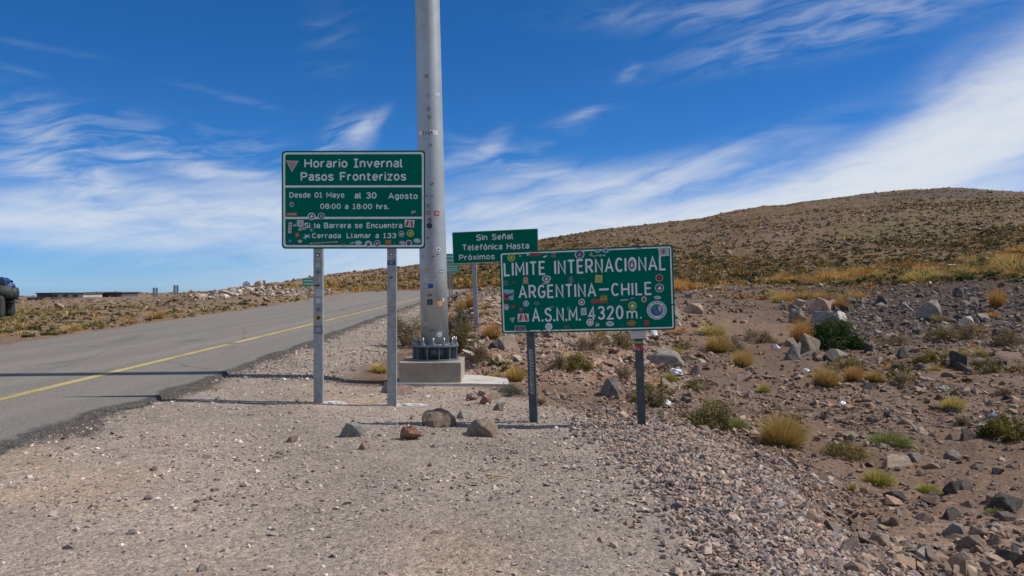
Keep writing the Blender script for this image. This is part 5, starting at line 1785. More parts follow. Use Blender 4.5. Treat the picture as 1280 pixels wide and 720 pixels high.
HERO_ROCKS = [
    (548.5, 534, 43, 20, 'brown', 'rounded dark topped boulder on the gravel in front of the mast plinth', 'r'), (600, 546, 42, 20, 'brown', 'tan brown boulder on the gravel, nearest left of the border sign post', 0),
    (513, 551, 27, 17, 'red', 'rust red stone on the gravel beside the dark topped boulder', 0), (437, 547, 31, 17, 'green', 'grey green stone alone on the gravel below the timetable sign', 0),
    (483, 492, 20, 14, 'pink', 'reddish rock behind the right post of the timetable sign, on its left', 0), (504, 494, 24, 11, 'pink', 'flat reddish rock behind the right post of the timetable sign, on its right', 0),
    (364, 554, 15, 8, 'pink', 'small pinkish stone on the open gravel left of the timetable sign posts', 0), (455, 563, 14, 8, 'pink', 'small pink pebble just below the grey green stone', 0),
    (836, 459, 44, 20, 'grey', 'large rounded grey boulder right of the plaque post', 'r'), (763, 498, 25, 23, 'grey', 'split grey rock between the two posts of the border sign', 0),
    (999, 404, 22, 18, 'grey', 'upright grey rock left of the pink and dark boulders on the flat', 0), (1026, 392, 30, 18, 'pink', 'pinkish boulder behind the dark grey boulder on the flat', 0),
    (1032, 409, 38, 22, 'grey', 'broad dark grey boulder in front of the pinkish one on the flat', 0), (1056, 404, 20, 14, 'pale', 'pale rock touching the broad dark grey boulder', 0),
    (995, 450, 26, 19, 'grey', 'grey block in front of the round golden tussock on the flat', 0), (1014, 444, 30, 24, 'brown', 'leaning dark boulder right behind the grey block', 0),
    (993, 433, 18, 10, 'brown', 'low brown rock under the round golden tussock', 0), (1165, 399, 28, 22, 'grey', 'peaked grey boulder among the dark rubble at the far right', 0),
    (1062, 550, 26, 9, 'tan', 'flat tan slab beside a small grey stone right of the big golden tussock', 0), (1064, 556, 18, 11, 'grey', 'small round grey stone leaning on the flat tan slab', 0),
    (1075, 563, 24, 8, 'pink', 'flat pinkish slab below the small round grey stone', 0), (1129, 586, 36, 12, 'tan', 'long low tan rock below the pale green grass patch', 0),
    (1194, 516, 21, 8, 'dark', 'flat dark rock in front of the pale yellow tussock', 0), (1107, 687, 31, 17, 'tan', 'blocky tan stone low down on the stony slope', 0),
    (1162, 704, 23, 14, 'pale', 'pale rounded stone near the bottom edge of the view', 0), (1218, 689, 29, 17, 'tan', 'tan stone with a flat top, front one of the tan stone cluster', 0),
    (1228, 674, 24, 15, 'tan', 'tan stone leaning behind the flat topped one', 0), (1247, 683, 21, 12, 'tan', 'small tan stone right of the flat topped one', 0),
    (1268, 712, 36, 22, 'dark', 'dark angular rock in the bottom right corner', 0), (1197, 651, 25, 11, 'dark', 'flat black stone on the stony slope above the tan stone cluster', 0),
    (1196, 618, 24, 14, 'dark', 'dark rock right of the low green yellow grass patch', 0), (1267, 640, 40, 16, 'dark', 'long dark rock at the right edge of the view', 0),
    (1247, 632, 20, 12, 'pink', 'rounded pinkish rock beside the long dark rock', 0), (1121, 626, 27, 9, 'dark', 'thin dark slab below the green yellow grass patch', 0),
    (1160, 690, 18, 9, 'pale', 'small whitish stone above the pale rounded stone', 0), (1196, 672, 26, 15, 'green', 'greenish grey stone left of the tan stone cluster', 0),
    (1250, 594, 14, 8, 'dark', 'small black stone above the pinkish rock at the right edge', 0), (1213, 551, 16, 12, 'dark', 'dark stone left of the olive bush at the right edge', 0),
    (1192, 551, 14, 8, 'brown', 'brown stone beside the dark one left of the olive bush', 0), (1146, 578, 20, 10, 'grey', 'grey rock under the pale green grass patch', 0),
    (636, 440, 30, 20, 'tan', 'angular tan slab on the bank behind the left dark post', 0), (616, 438, 14, 9, 'dark', 'dark stone beside the angular tan slab', 0),
    (1112, 523, 12, 8, 'dark', 'dark wedge of stone on the bare brown patch', 0), (870, 470, 18, 14, 'grey', 'blocky grey stone beside the white plastic rags', 0),
    (931, 477, 22, 9, 'pink', 'flat pinkish stone below the green gold tussocks', 0), (640, 412, 12, 16, 'dark', 'black upright stone under the left corner of the border sign', 0),
    (1202, 372, 20, 12, 'dark', 'pointed dark rock highest among the dark rubble', 0), (1107, 384, 20, 14, 'dark', 'dark rock left of the peaked grey boulder', 0),
    (1136, 387, 14, 9, 'grey', 'bluish grey rock just left above the peaked grey boulder', 0), (1210, 408, 18, 11, 'pale', 'pale blue grey rock right of the peaked grey boulder', 0),
    (590, 501, 15, 9, 'pink', 'pink stone on the little rubble heap below the pad, left one', 0), (606, 506, 16, 10, 'red', 'rusty stone on the little rubble heap below the pad', 0),
    (601, 496, 14, 8, 'pink', 'pink stone on the little rubble heap below the pad, topmost', 0), (618, 501, 18, 8, 'tan', 'tan stone on the little rubble heap below the pad, right one', 0),
    (624, 514, 16, 9, 'grey', 'bluish grey stone below the little rubble heap', 0), (580, 524, 18, 9, 'pale', 'pale stone touching the dark topped boulder from behind', 0),
    (848, 400, 22, 14, 'brown', 'brown rock of the cut bank right beside the border sign', 0), (868, 392, 24, 12, 'tan', 'tan rock on the cut bank right of the border sign', 0),
]
for i, (px, row, w, h, kind, lab, shp) in enumerate(HERO_ROCKS):
    put_rock(px, row, w, h, kind, lab, me=ROUND_ME[i % 3] if shp == 'r' else ROCK_ME[i % 8])

# ------------------------------------------------------------------ plants


def blades(n, rad, hgt, splay, width, droop, seed, lean=(0, 0), seg=3, up=.35):
    """a tuft of tapering grass blades: vertices, quads, colours (place along the blade, random, 0)"""
    rg = np.random.RandomState(seed)
    a = rg.uniform(0, 2 * math.pi, n); q = np.sqrt(rg.uniform(0, 1, n))
    bx, by = np.cos(a) * q * rad * .45, np.sin(a) * q * rad * .45
    ang = q * splay * rg.uniform(.6, 1.2, n) + rg.normal(0, .10, n)
    az = a + rg.normal(0, .45, n)
    L = hgt * rg.uniform(.62, 1.08, n) * (1 - .22 * q ** 2)
    side = rg.uniform(0, 2 * math.pi, n)
    wv = np.stack([np.cos(side), np.sin(side), np.zeros(n)], 1) * width
    rnd = rg.uniform(0, 1, n)
    V = []; C = []
    for k in range(seg + 1):
        t = k / seg
        th = np.clip(ang + droop * t * t * (.4 + q), 0, 2.2)
        # integrate roughly along the bent blade
        r = L * t * np.sin(ang + droop * t * .45 * (.4 + q)); z = L * t * np.cos(ang + droop * t * .45 * (.4 + q))
        p = np.stack([bx + np.cos(az) * r + lean[0] * L * t * t, by + np.sin(az) * r + lean[1] * L * t * t, np.maximum(z, .0) - .03 * hgt * (1 - t)], 1)
        w = wv * (1 - t * .82)
        V += [p - w, p + w]
        c = np.stack([np.full(n, t), rnd, np.zeros(n)], 1)
        C += [c, c]
    m = 2 * (seg + 1)
    V = np.stack(V, 1).reshape(-1, 3); C = np.stack(C, 1).reshape(-1, 3)
    base = np.arange(n)[:, None] * m
    F = np.concatenate([np.stack([base[:, 0] + 2 * k, base[:, 0] + 2 * k + 1, base[:, 0] + 2 * k + 3, base[:, 0] + 2 * k + 2], 1) for k in range(seg)], 0)
    return V, F, C


def bushy(n, rx, rz, leaf, seed, clumps=14, hollow=.45):
    """leaf-sized faces gathered in clumps through a low dome"""
    rg = np.random.RandomState(seed)
    cl = rg.normal(size=(clumps, 3)); cl /= np.linalg.norm(cl, axis=1)[:, None]; cl[:, 2] = np.abs(cl[:, 2])
    cl *= rg.uniform(.45, .85, (clumps, 1))
    ci = rg.randint(0, clumps, n)
    d = rg.normal(size=(n, 3)); d /= np.linalg.norm(d, axis=1)[:, None]
    p = cl[ci] + d * rg.uniform(.05, .36, (n, 1)) * rg.uniform(.7, 1.2, (clumps, 1))[ci]
    p[:, 2] = np.abs(p[:, 2])
    p *= np.array([rx, rx, rz])
    nr = d + rg.normal(0, .5, (n, 3)); nr /= np.linalg.norm(nr, axis=1)[:, None]
    t1 = np.cross(nr, rg.normal(size=(n, 3))); t1 /= np.linalg.norm(t1, axis=1)[:, None]
    t2 = np.cross(nr, t1)
    s = leaf * rg.uniform(.6, 1.3, (n, 1))
    V = np.stack([p - t1 * s * .5, p + t2 * s * .32, p + t1 * s * .7, p - t2 * s * .32], 1).reshape(-1, 3)
    F = np.arange(n * 4).reshape(n, 4)
    rnd = rg.uniform(0, 1, n) * .6 + rg.uniform(0, 1, clumps)[ci] * .4
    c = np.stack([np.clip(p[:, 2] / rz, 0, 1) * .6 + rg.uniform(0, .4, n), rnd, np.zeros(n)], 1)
    return V, F, np.repeat(c, 4, 0)


def twigs(n, rx, rz, w, seed):
    rg = np.random.RandomState(seed)
    mb = MB()
    for i in range(n):
        a = rg.uniform(0, 6.28); q = rg.uniform(.2, 1.0); L = rg.uniform(.6, 1.0)
        p0 = Vector((math.cos(a) * rx * .08, math.sin(a) * rx * .08, -.03))
        p1 = Vector((math.cos(a) * rx * .45 * q, math.sin(a) * rx * .45 * q, rz * .5 * L)); p2 = Vector((math.cos(a + .3) * rx * .9 * q, math.sin(a + .3) * rx * .9 * q, rz * L))
        mb.tube([p0, p1, p2], [w, w * .7, w * .3], 4)
        for k in range(2):
            b = a + rg.uniform(-1, 1); e = p1 + Vector((math.cos(b) * rx * .35, math.sin(b) * rx * .35, rz * rg.uniform(.15, .45)))
            mb.tube([p1, e], [w * .5, w * .25], 3)
    return mb


LM = {
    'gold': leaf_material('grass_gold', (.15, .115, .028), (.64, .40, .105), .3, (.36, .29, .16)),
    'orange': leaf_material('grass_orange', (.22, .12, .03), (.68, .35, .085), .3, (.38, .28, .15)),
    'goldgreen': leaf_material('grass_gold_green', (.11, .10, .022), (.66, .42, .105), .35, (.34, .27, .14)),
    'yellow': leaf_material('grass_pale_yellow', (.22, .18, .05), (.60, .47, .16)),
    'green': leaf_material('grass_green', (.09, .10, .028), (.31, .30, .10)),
    'lime': leaf_material('grass_yellow_green', (.13, .135, .03), (.42, .385, .10)),
    'olive': leaf_material('leaf_olive', (.085, .08, .028), (.25, .21, .072), .3, (.33, .25, .10)),
    'dark': leaf_material('leaf_dark_green', (.016, .036, .010), (.055, .100, .024), .35),
    'oliveyel': leaf_material('leaf_olive_yellow', (.055, .058, .014), (.20, .18, .036), .35, (.29, .22, .055)),
    'dry': leaf_material('leaf_dry_brown', (.16, .12, .068), (.34, .26, .14), .3, (.24, .20, .085)),
    'greyc': leaf_material('leaf_grey_cushion', (.10, .095, .065), (.23, .21, .15), .3),
}
M['twig'] = mat('dry_twigs', (.14, .10, .065), 0.9, 0, .25, 20.0)


def tuft_object(name, arrays, m, loc, scale, rotz, label, cat, group=None):
    V, F, C = arrays
    o = np_mesh(name, V, F, C, m, False)
    o.location = loc; o.scale = scale; o.rotation_euler = (0, 0, rotz)
    return tag(o, label, cat, group)


HERO_TUFTS = [
    (986, 561, 74, 48, 'goldgreen', 2600, 'largest golden tussock with green base, at the edge of the coarse gravel', .95),
    (1038, 487, 42, 29, 'gold', 1300, 'round golden tussock on the bare brown ground, left of a row of three', .9),
    (1071, 477, 32, 19, 'orange', 800, 'orange topped tussock, middle of the row of three', .95), (1097, 479, 30, 15, 'gold', 700, 'low yellow tussock, right one of the row of three', 1.1),
    (901, 442, 42, 27, 'goldgreen', 1100, 'half green half gold tussock leaning against a grey cushion plant', .9), (893, 421, 42, 13, 'yellow', 700, 'flat straw yellow grass behind the half green half gold tussock', 1.2),
    (931, 462, 31, 26, 'goldgreen', 900, 'upright green gold tussock below the half green half gold one', .6), (1007, 430, 40, 34, 'orange', 1300, 'round orange gold tussock beside the dark green bush', .9),
    (1054, 389, 26, 18, 'orange', 700, 'small orange tussock above the dark green bush', .95), (1251, 386, 25, 27, 'orange', 800, 'tall orange tussock alone at the far right', .7),
    (1197, 515, 33, 18, 'yellow', 700, 'pale yellow tussock behind a flat dark rock', .8), (1122, 561, 64, 19, 'green', 1400, 'wide pale green grass patch on the stony ground', 1.25),
    (1105, 610, 46, 18, 'lime', 1100, 'bright yellow green grass patch low on the stony slope', 1.15), (1166, 618, 34, 11, 'lime', 700, 'small low yellow green grass patch right of the bright one', 1.2),
    (838, 481, 24, 17, 'lime', 700, 'yellow green tuft right below the white plastic rags', .8), (1068, 615, 14, 10, 'lime', 350, 'tiny green tuft left of the bright grass patch', .9),
    (578, 393, 26, 24, 'gold', 700, 'golden tussock on the crest of the bank right behind the mast', .8), (589, 391, 20, 26, 'orange', 600, 'brown orange tussock beside the golden one on the bank crest', .6),
    (614, 424, 30, 25, 'orange', 900, 'orange gold tussock on the bank halfway down behind the pad', .9), (471, 467, 27, 12, 'yellow', 600, 'low yellow tussock between the timetable sign posts', 1.1),
    (643, 478, 31, 19, 'goldgreen', 900, 'green gold cushion of grass at the right end of the pad', 1.0), (845, 447, 22, 12, 'yellow', 450, 'thin straw tuft above the large rounded boulder', 1.0),
    (1180, 404, 30, 11, 'dry', 300, 'dry brown grass below the peaked grey boulder', 1.2), (1243, 397, 24, 8, 'orange', 300, 'flat orange grass below the tall orange tussock', 1.2),
    (957, 492, 20, 12, 'lime', 350, 'faded green tuft in the stony ground below the grey block', 1.0),
    (1250, 647, 28, 10, 'green', 500, 'low green grass at the right edge beside the long dark rock', 1.2), (922, 538, 34, 16, 'green', 800, 'low green grass between the olive bush and the largest tussock', 1.1),
]
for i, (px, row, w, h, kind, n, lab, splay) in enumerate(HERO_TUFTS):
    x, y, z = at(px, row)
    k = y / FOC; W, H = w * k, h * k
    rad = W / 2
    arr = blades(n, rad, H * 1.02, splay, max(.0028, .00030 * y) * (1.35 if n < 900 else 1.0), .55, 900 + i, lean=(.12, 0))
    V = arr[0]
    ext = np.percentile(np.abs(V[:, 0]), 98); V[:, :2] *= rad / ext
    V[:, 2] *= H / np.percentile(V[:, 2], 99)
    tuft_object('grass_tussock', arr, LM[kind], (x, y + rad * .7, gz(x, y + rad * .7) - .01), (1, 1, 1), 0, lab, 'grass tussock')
    occupied.append((x, y + rad * .7, rad * .9))

HERO_BUSHES = [
    (1056, 437, 66, 34, 'dark', 11000, 'dense dark green bush beside the round orange gold tussock', .030, 0), (889, 537, 62, 34, 'olive', 4200, 'olive bush on the edge of the coarse gravel left of the largest tussock', .022, 1),
    (1264, 553, 52, 28, 'oliveyel', 3600, 'dark olive bush with yellow tips at the right edge', .024, 0), (722, 466, 44, 19, 'oliveyel', 2600, 'olive green bush on the bank seen under the border sign', .022, 0),
    (503, 436, 46, 38, 'dry', 3000, 'dry brown shrub left of the mast base', .022, 1), (577, 441, 36, 36, 'olive', 3000, 'grey olive shrub right beside the mast base', .022, 1),
    (574, 415, 34, 22, 'greyc', 2400, 'pale grey cushion plant behind the mast on the bank', .022, 0), (812, 511, 44, 26, 'olive', 2400, 'olive brown shrub behind the right dark post', .020, 1),
    (782, 478, 36, 24, 'dry', 700, 'bare twiggy shrub between the dark posts', .014, 2), (601, 460, 30, 24, 'dry', 1500, 'brown twiggy shrub behind the pad', .018, 1),
    (1240, 467, 36, 20, 'olive', 1700, 'sparse olive shrub on the sandy patch at far right', .022, 1), (1170, 460, 40, 18, 'oliveyel', 1700, 'flat olive yellow shrub below the dark rubble', .022, 0),
    (1131, 484, 26, 18, 'dry', 1000, 'round dead brown shrub right of the row of three tussocks', .018, 2), (1064, 578, 56, 17, 'olive', 1900, 'low dark olive shrub below the flat pinkish slab', .018, 1),
    (953, 431, 40, 18, 'dry', 1400, 'dry grey brown shrub left of the grey block', .020, 1), (1186, 428, 44, 16, 'olive', 1500, 'olive shrub amid the dark rubble at the right', .022, 1),
    (1216, 424, 30, 20, 'dry', 1200, 'brown shrub amid the dark rubble right of the olive one', .020, 1), (1268, 436, 34, 22, 'dry', 1200, 'grey brown shrub at the far right edge of the sandy patch', .020, 1),
    (1066, 464, 48, 18, 'olive', 1800, 'olive shrub behind the row of three tussocks', .022, 0), (740, 440, 44, 20, 'dry', 1400, 'dry brown shrub high on the bank under the border sign', .020, 1),
    (776, 436, 40, 22, 'olive', 1500, 'grey green shrub on the bank beside the plaque', .020, 1), (638, 497, 34, 16, 'greyc', 1400, 'pale yellow grey cushion plant below the pad end', .016, 0),
    (675, 508, 22, 12, 'dry', 700, 'small brown tuft of twigs right of the left dark post', .014, 1), (875, 488, 34, 15, 'olive', 1300, 'low olive shrub right of the white plastic rags', .018, 0),
    (855, 437, 22, 12, 'olive', 900, 'small olive shrub above the large rounded boulder', .018, 0), (1125, 432, 44, 16, 'dry', 1300, 'dry pale shrub right of the dark green bush', .018, 1),
    (920, 441, 24, 20, 'greyc', 1300, 'grey cushion plant behind the half green half gold tussock', .018, 0), (1262, 496, 20, 12, 'dry', 700, 'little dry shrub at the right edge above the litter', .016, 1),
    (1208, 533, 22, 14, 'dry', 700, 'little dead shrub in front of the pale yellow tussock', .014, 2), (700, 465, 24, 22, 'dry', 1000, 'brown shrub left of the olive green bush on the bank', .018, 1),
]
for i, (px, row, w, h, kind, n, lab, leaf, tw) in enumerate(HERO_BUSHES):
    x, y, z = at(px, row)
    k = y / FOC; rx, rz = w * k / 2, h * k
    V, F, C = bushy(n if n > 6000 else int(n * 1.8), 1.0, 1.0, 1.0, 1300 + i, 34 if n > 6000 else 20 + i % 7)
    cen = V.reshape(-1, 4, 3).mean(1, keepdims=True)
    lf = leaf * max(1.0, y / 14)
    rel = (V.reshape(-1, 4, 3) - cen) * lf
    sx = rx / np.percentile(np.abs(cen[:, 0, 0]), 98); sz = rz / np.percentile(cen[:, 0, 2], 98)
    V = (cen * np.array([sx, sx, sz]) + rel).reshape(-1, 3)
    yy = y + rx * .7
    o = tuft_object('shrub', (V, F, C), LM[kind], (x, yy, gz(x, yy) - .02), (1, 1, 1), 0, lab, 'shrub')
    if tw:
        twigs(30 if tw == 1 else 60, rx, rz * 1.02, .004 * max(1, y / 16), 1500 + i).build('twigs', M['twig'], o)
    occupied.append((x, yy, rx * .9))

# ------------------------------------------------------------------ rocks and tussocks scattered over the flat and the slopes
LANDMARK = [((HERO_ROCKS[i][0], HERO_ROCKS[i][1]), t) for i, t in ((8, 'the large rounded grey boulder'), (12, 'the broad dark grey boulder'), (17, 'the peaked grey boulder'), (14, 'the grey block'), (21, 'the long low tan rock'), (24, 'the pale rounded stone'), (31, 'the long dark rock'), (9, 'the split grey rock'), (40, 'the angular tan slab'))]
LANDMARK += [((986, 545), 'the largest tussock'), ((1038, 475), 'the round golden tussock'), ((1056, 425), 'the dark green bush'), ((1251, 375), 'the tall orange tussock'), ((1007, 415), 'the round orange tussock'),
             ((1122, 552), 'the pale green grass'), ((1264, 540), 'the olive bush at the edge'), ((1197, 508), 'the pale yellow tussock'), ((893, 435), 'the half green tussock'), ((722, 458), 'the bush under the border sign'),
             ((503, 425), 'the shrub left of the mast'), ((614, 414), 'the orange tussock on the bank'), ((889, 525), 'the olive bush by the gravel'), ((580, 385), 'the tussocks on the bank crest'), ((1105, 602), 'the bright grass patch')]
SIDES = [('right of', 0), ('above and right of', 45), ('straight above', 90), ('above and left of', 135), ('left of', 180), ('below and left of', 225), ('straight below', 270), ('below and right of', 315)]
used_labels = {}


def place_phrase(px, row):
    best = min(LANDMARK, key=lambda q: (q[0][0] - px) ** 2 + ((q[0][1] - row) * 1.6) ** 2)
    dx, dy = px - best[0][0], best[0][1] - row
    a = math.degrees(math.atan2(dy * 1.6, dx)) % 360
    s = min(SIDES, key=lambda q: abs((a - q[1] + 180) % 360 - 180))[0]
    d = math.hypot(dx, dy)
    return ('close ' if d < 26 else '') + s + ' ' + best[1]


def screen(x, y, z):
    return 640 + FOC * x / y, HORIZON - FOC * (z - CAM_H) / y


def auto_rocks():
    rg = np.random.RandomState(77)
    cand = []
    zones = [(105, 17, 46, 1010, 1300, ('dark', 'dark', 'grey', 'dark', 'brown', 'grey', 'dark'), (.15, .55)), (44, 13.5, 30, 560, 850, ('pink', 'tan', 'brown', 'red', 'grey', 'tan'), (.12, .34)),
             (40, 8, 26, 830, 1300, ('brown', 'grey', 'tan', 'dark', 'pink'), (.08, .22)), (30, 4.2, 7.5, 1060, 1300, ('brown', 'tan', 'grey', 'tan', 'pink', 'brown'), (.05, .13)),
             (22, 34, 58, 840, 1290, ('brown', 'dark', 'pink', 'grey'), (.3, .8)), (16, 8, 12.5, 640, 850, ('pink', 'tan', 'grey'), (.06, .14))]
    for cnt, y0, y1, p0, p1, kinds, (s0, s1) in zones:
        got = 0
        while got < cnt:
            x, y = in_view(1, y0, y1, p0, p1, rg, 2.0)
            x, y = float(x[0]), float(y[0])
            s = s0 * (s1 / s0) ** (rg.uniform() ** 1.6)
            if rg.uniform() > .06 + sstep(-.02, .16, fbm(np.array([x * .4]), np.array([y * .22]), 99, 3))[0]:
                continue
            if any((x - a) ** 2 + (y - b) ** 2 < (r + s * .4) ** 2 for a, b, r in occupied) or road_sd(np.array([x]), np.array([y]))[0] < .6:
                continue
            z = gz(x, y)
            px, row = screen(x, y, z)
            if y0 < 5 and lot_mask(np.array([x]), np.array([y]), np.array([px]), np.array([y]))[0] > .5:
                continue
            cand.append((x, y, z, s, kinds[rg.randint(len(kinds))], px, row)); occupied.append((x, y, s * .45)); got += 1
    words_ = {'grey': 'grey', 'dark': 'dark', 'tan': 'tan', 'pink': 'pinkish', 'red': 'rusty', 'brown': 'brown', 'pale': 'pale', 'green': 'greenish'}
    for i, (x, y, z, s, kind, px, row) in enumerate(cand):
        wpx = s * FOC / y
        h = s * rg.uniform(.38, .7)
        shape = 'flat' if h < s * .46 else ('blocky' if h > s * .6 else 'angular')
        size = 'big' if wpx > 15 else ('small' if wpx > 8 else 'tiny')
        lab = f"{size} {shape} {words_[kind]} rock {place_phrase(px, row)}"
        put_rock(px, row, wpx, h * FOC / y, kind, lab, 'rocks scattered over the brown stony ground', ROCK_ME[i % 14], rg.uniform(0, 6.28), rg.uniform(.6, .95), (x, y - s * .28, z))


auto_rocks()


def far_plants():
    rg = np.random.RandomState(31)
    X, Yy, S, Kd = [], [], [], []
    # kind 0 gold, 1 orange, 2 olive, 3 green dark, 4 straw
    def add(n, y0, y1, p0, p1, dens, s0, s1, probs):
        x, y = in_view(n, y0, y1, p0, p1, rg, 2.0)
        _, pxv, Y, _ = base_z(x, y)
        ok = (rg.uniform(size=n) < dens(x, y, pxv, Y)) & (road_sd(x, y) > .7) & (lot_mask(x, y, pxv, Y) < .3)
        x, y = x[ok], y[ok]
        X.append(x); Yy.append(y); S.append(rg.uniform(s0, s1, len(x)) * np.exp(rg.normal(0, .34, len(x))))
        Kd.append(rg.choice(5, len(x), p=probs))
    # hillside
    add(52000, 44, 420, 560, 1330, lambda x, y, p, Y: (.34 + .66 * sstep(-.12, .12, fbm(x * .045, y * .022, 53, 5))) * sstep(np.interp(p, [900, 1100, 1280], [64, 53, 44]), np.interp(p, [900, 1100, 1280], [88, 68, 58]), Y), .38, .85, [.30, .05, .42, .15, .08])
    add(13000, 90, 330, 400, 720, lambda x, y, p, Y: .35 + .65 * sstep(-.1, .15, fbm(x * .05, y * .03, 63, 4)), .4, .85, [.36, .24, .26, .06, .08])
    # the orange belt at the foot of the slope
    def belt(x, y, p, Y):
        row = HORIZON - FOC * (ground_z(x, y) - CAM_H) / y
        c = np.interp(p, [660, 760, 850, 950, 1040, 1110, 1200, 1280, 1340], [362, 361, 359, 354, 347, 335, 329, 323, 318])
        wdt = np.interp(p, [660, 850, 1000, 1110, 1280], [3.2, 3.0, 4.0, 8, 7])
        return np.exp(-((row - c) / wdt) ** 2) * (.10 + .9 * sstep(-.10, .16, fbm(x * .16, y * .09, 69, 4))) * np.interp(p, [660, 1000, 1060], [.75, .75, 1.0])
    add(9000, 48, 110, 640, 1330, belt, .6, 1.15, [.26, .62, .04, .02, .06])
    # loose tufts that run from the belt down into the stony flat
    add(900, 32, 62, 700, 1330, lambda x, y, p, Y: sstep(.02, .22, fbm(x * .13, y * .09, 85, 3)) * .8, .35, .8, [.36, .40, .12, .04, .08])
    # left of the road
    add(17000, 21, 150, -560, 420, lambda x, y, p, Y: (.2 + .8 * sstep(-.15, .12, fbm(x * .12, y * .06, 65, 4))) * (1 - sstep(95, 150, Y)), .14, .36, [.28, .06, .46, .12, .08])
    add(420, 26, 70, 60, 440, lambda x, y, p, Y: np.exp(-((road_sd(x, y) - 2.0) / 1.6) ** 2), .20, .42, [.35, .2, .2, 0, .25])
    add(1200, 60, 92, 300, 520, lambda x, y, p, Y: np.ones(len(x)) * .6, .3, .7, [.4, .25, .15, 0, .2])
    # bank and field
    add(420, 13.5, 34, 545, 860, lambda x, y, p, Y: np.ones(len(x)) * .30, .14, .34, [.2, .14, .40, .06, .2])
    add(500, 15, 52, 860, 1330, lambda x, y, p, Y: .14 + .3 * sstep(1020, 1150, p) * (Y < 30), .16, .42, [.22, .10, .42, .06, .2])
    x, y, s, kd = map(np.concatenate, (X, Yy, S, Kd))
    ok = clear_of(x, y, occupied)
    x, y, s, kd = x[ok], y[ok], s[ok], kd[ok]
    z = ground_z(x, y)
    px, row = 640 + FOC * x / y, HORIZON - FOC * (z - CAM_H) / y
    order = np.argsort(-s / y * ((px > 5) & (px < 1275)))
    NEAR = 230
    near, far = order[:NEAR], order[NEAR:]
    KN = ['gold', 'orange', 'olive', 'dark', 'yellow']
    # far ones: small jagged tufts, one mesh for each colour
    temps = []
    for q in range(8):
        V, F, C = blades(30, .5, .62, 1.25, .055, .5, 2000 + q, seg=2)
        temps.append((V, F))
    tempb = []
    for q in range(8):
        V, F, C = bushy(46, .5, .46, .26, 2100 + q, 7)
        tempb.append((V, F))
    CB = np.array([[.32, .215, .078], [.44, .225, .062], [.160, .132, .060], [.098, .094, .042], [.37, .29, .135]])
    ftemps = [blades(12, .5, .62, 1.25, .11, .5, 2050 + q, seg=1)[:2] for q in range(8)]
    ftempb = [bushy(16, .5, .46, .42, 2150 + q, 5)[:2] for q in range(8)]
    for grass in (True, False):
        for distant in (False, True):
            sel = far[np.isin(kd[far], (0, 1, 4) if grass else (2, 3)) & ((y[far] > 120) == distant)]
            n = len(sel)
            rg2 = np.random.RandomState(5 + grass + 2 * distant)
            pos = np.stack([x[sel], y[sel], z[sel] - .03 * s[sel]], 1)
            col = CB[kd[sel]] * rg2.uniform(.65, 1.3, (n, 1))
            scl = np.stack([s[sel] * rg2.uniform(.8, 1.3, n), s[sel] * rg2.uniform(.8, 1.3, n), s[sel] * rg2.uniform(.6, 1.0, n)], 1)
            tp = (ftemps if grass else ftempb) if distant else (temps if grass else tempb)
            o = merge('hillside_grass' if grass else 'hillside_scrub', tp, pos, rotmats(n, .06, rg2), scl, col, M['farleaf'])
            where = 'high on the hill' if distant else 'at the foot of the hill and beyond the road'
            tag(o, ('golden grass tussocks ' if grass else 'olive scrub ') + where, 'grass' if grass else 'scrub')
    # the ones that show largest: things of their own, copied from a few kinds
    protos = {}
    for k in range(5):
        for v in range(3):
            if k in (2, 3):
                V, F, C = bushy(420, .5, .5, .085, 2300 + k * 5 + v, 12)
            else:
                V, F, C = blades(230, .5, .66, 1.15, .013, .55, 2400 + k * 5 + v, lean=(.08, 0))
            me = np_mesh('proto', V, F, C, LM[KN[k]], False)
            protos[(k, v)] = me.data
            bpy.data.objects.remove(me)
    names = ['golden', 'orange', 'olive', 'dark green', 'straw coloured']
    for i, q in enumerate(near):
        k = int(kd[q]); v = i % 3
        bush = k in (2, 3)
        o = bpy.data.objects.new('shrub' if bush else 'grass_tussock', protos[(k, v)])
        sc = s[q]
        o.scale = (sc * rg.uniform(.85, 1.3), sc * rg.uniform(.85, 1.3), sc * rg.uniform(.7, 1.05))
        o.location = (x[q], y[q], z[q] - .03 * sc); o.rotation_euler = (0, 0, rg.uniform(0, 6.28))
        wpx = sc * FOC / y[q]
        size = 'wide' if wpx > 16 else ('small' if wpx > 9 else 'tiny')
        form = ('upright' if o.scale[2] > sc * .95 else 'low' if o.scale[2] < sc * .8 else 'rounded')
        if px[q] < 470 and y[q] > 20:
            d = float(road_sd(np.array([x[q]]), np.array([y[q]]))[0])
            wh = ('on the far verge ' if d < 5 else 'beyond the road ')
            near_ = 'by the timetable post' if px[q] > 330 else ('below the rubble mound' if px[q] > 235 else ('below the marker boards' if px[q] > 150 else ('below the low buildings' if px[q] > 40 else 'by the motorcycle')))
            ph = wh + near_
        elif y[q] > 46:
            ph = 'in the belt below the hill, ' + ('right of the dark rubble' if px[q] > 1200 else 'above the dark rubble' if px[q] > 1080 else 'above the boulders' if px[q] > 980 else 'right of the border sign' if px[q] > 840 else 'behind the border sign')
        else:
            ph = place_phrase(px[q], row[q])
        lab = f"{size} {form} {names[k]} {'shrub' if bush else 'tussock'} {ph}"
        link(o)
        tag(o, lab, 'shrub' if bush else 'grass tussock', 'shrubs scattered over the flat' if bush else 'tussocks scattered over the flat and slope')


M['farleaf'] = attr_material('far_foliage', rough=0.85, bump=0, bscale=3.0, spec=.1, speck=.3)
far_plants()

# ------------------------------------------------------------------ litter


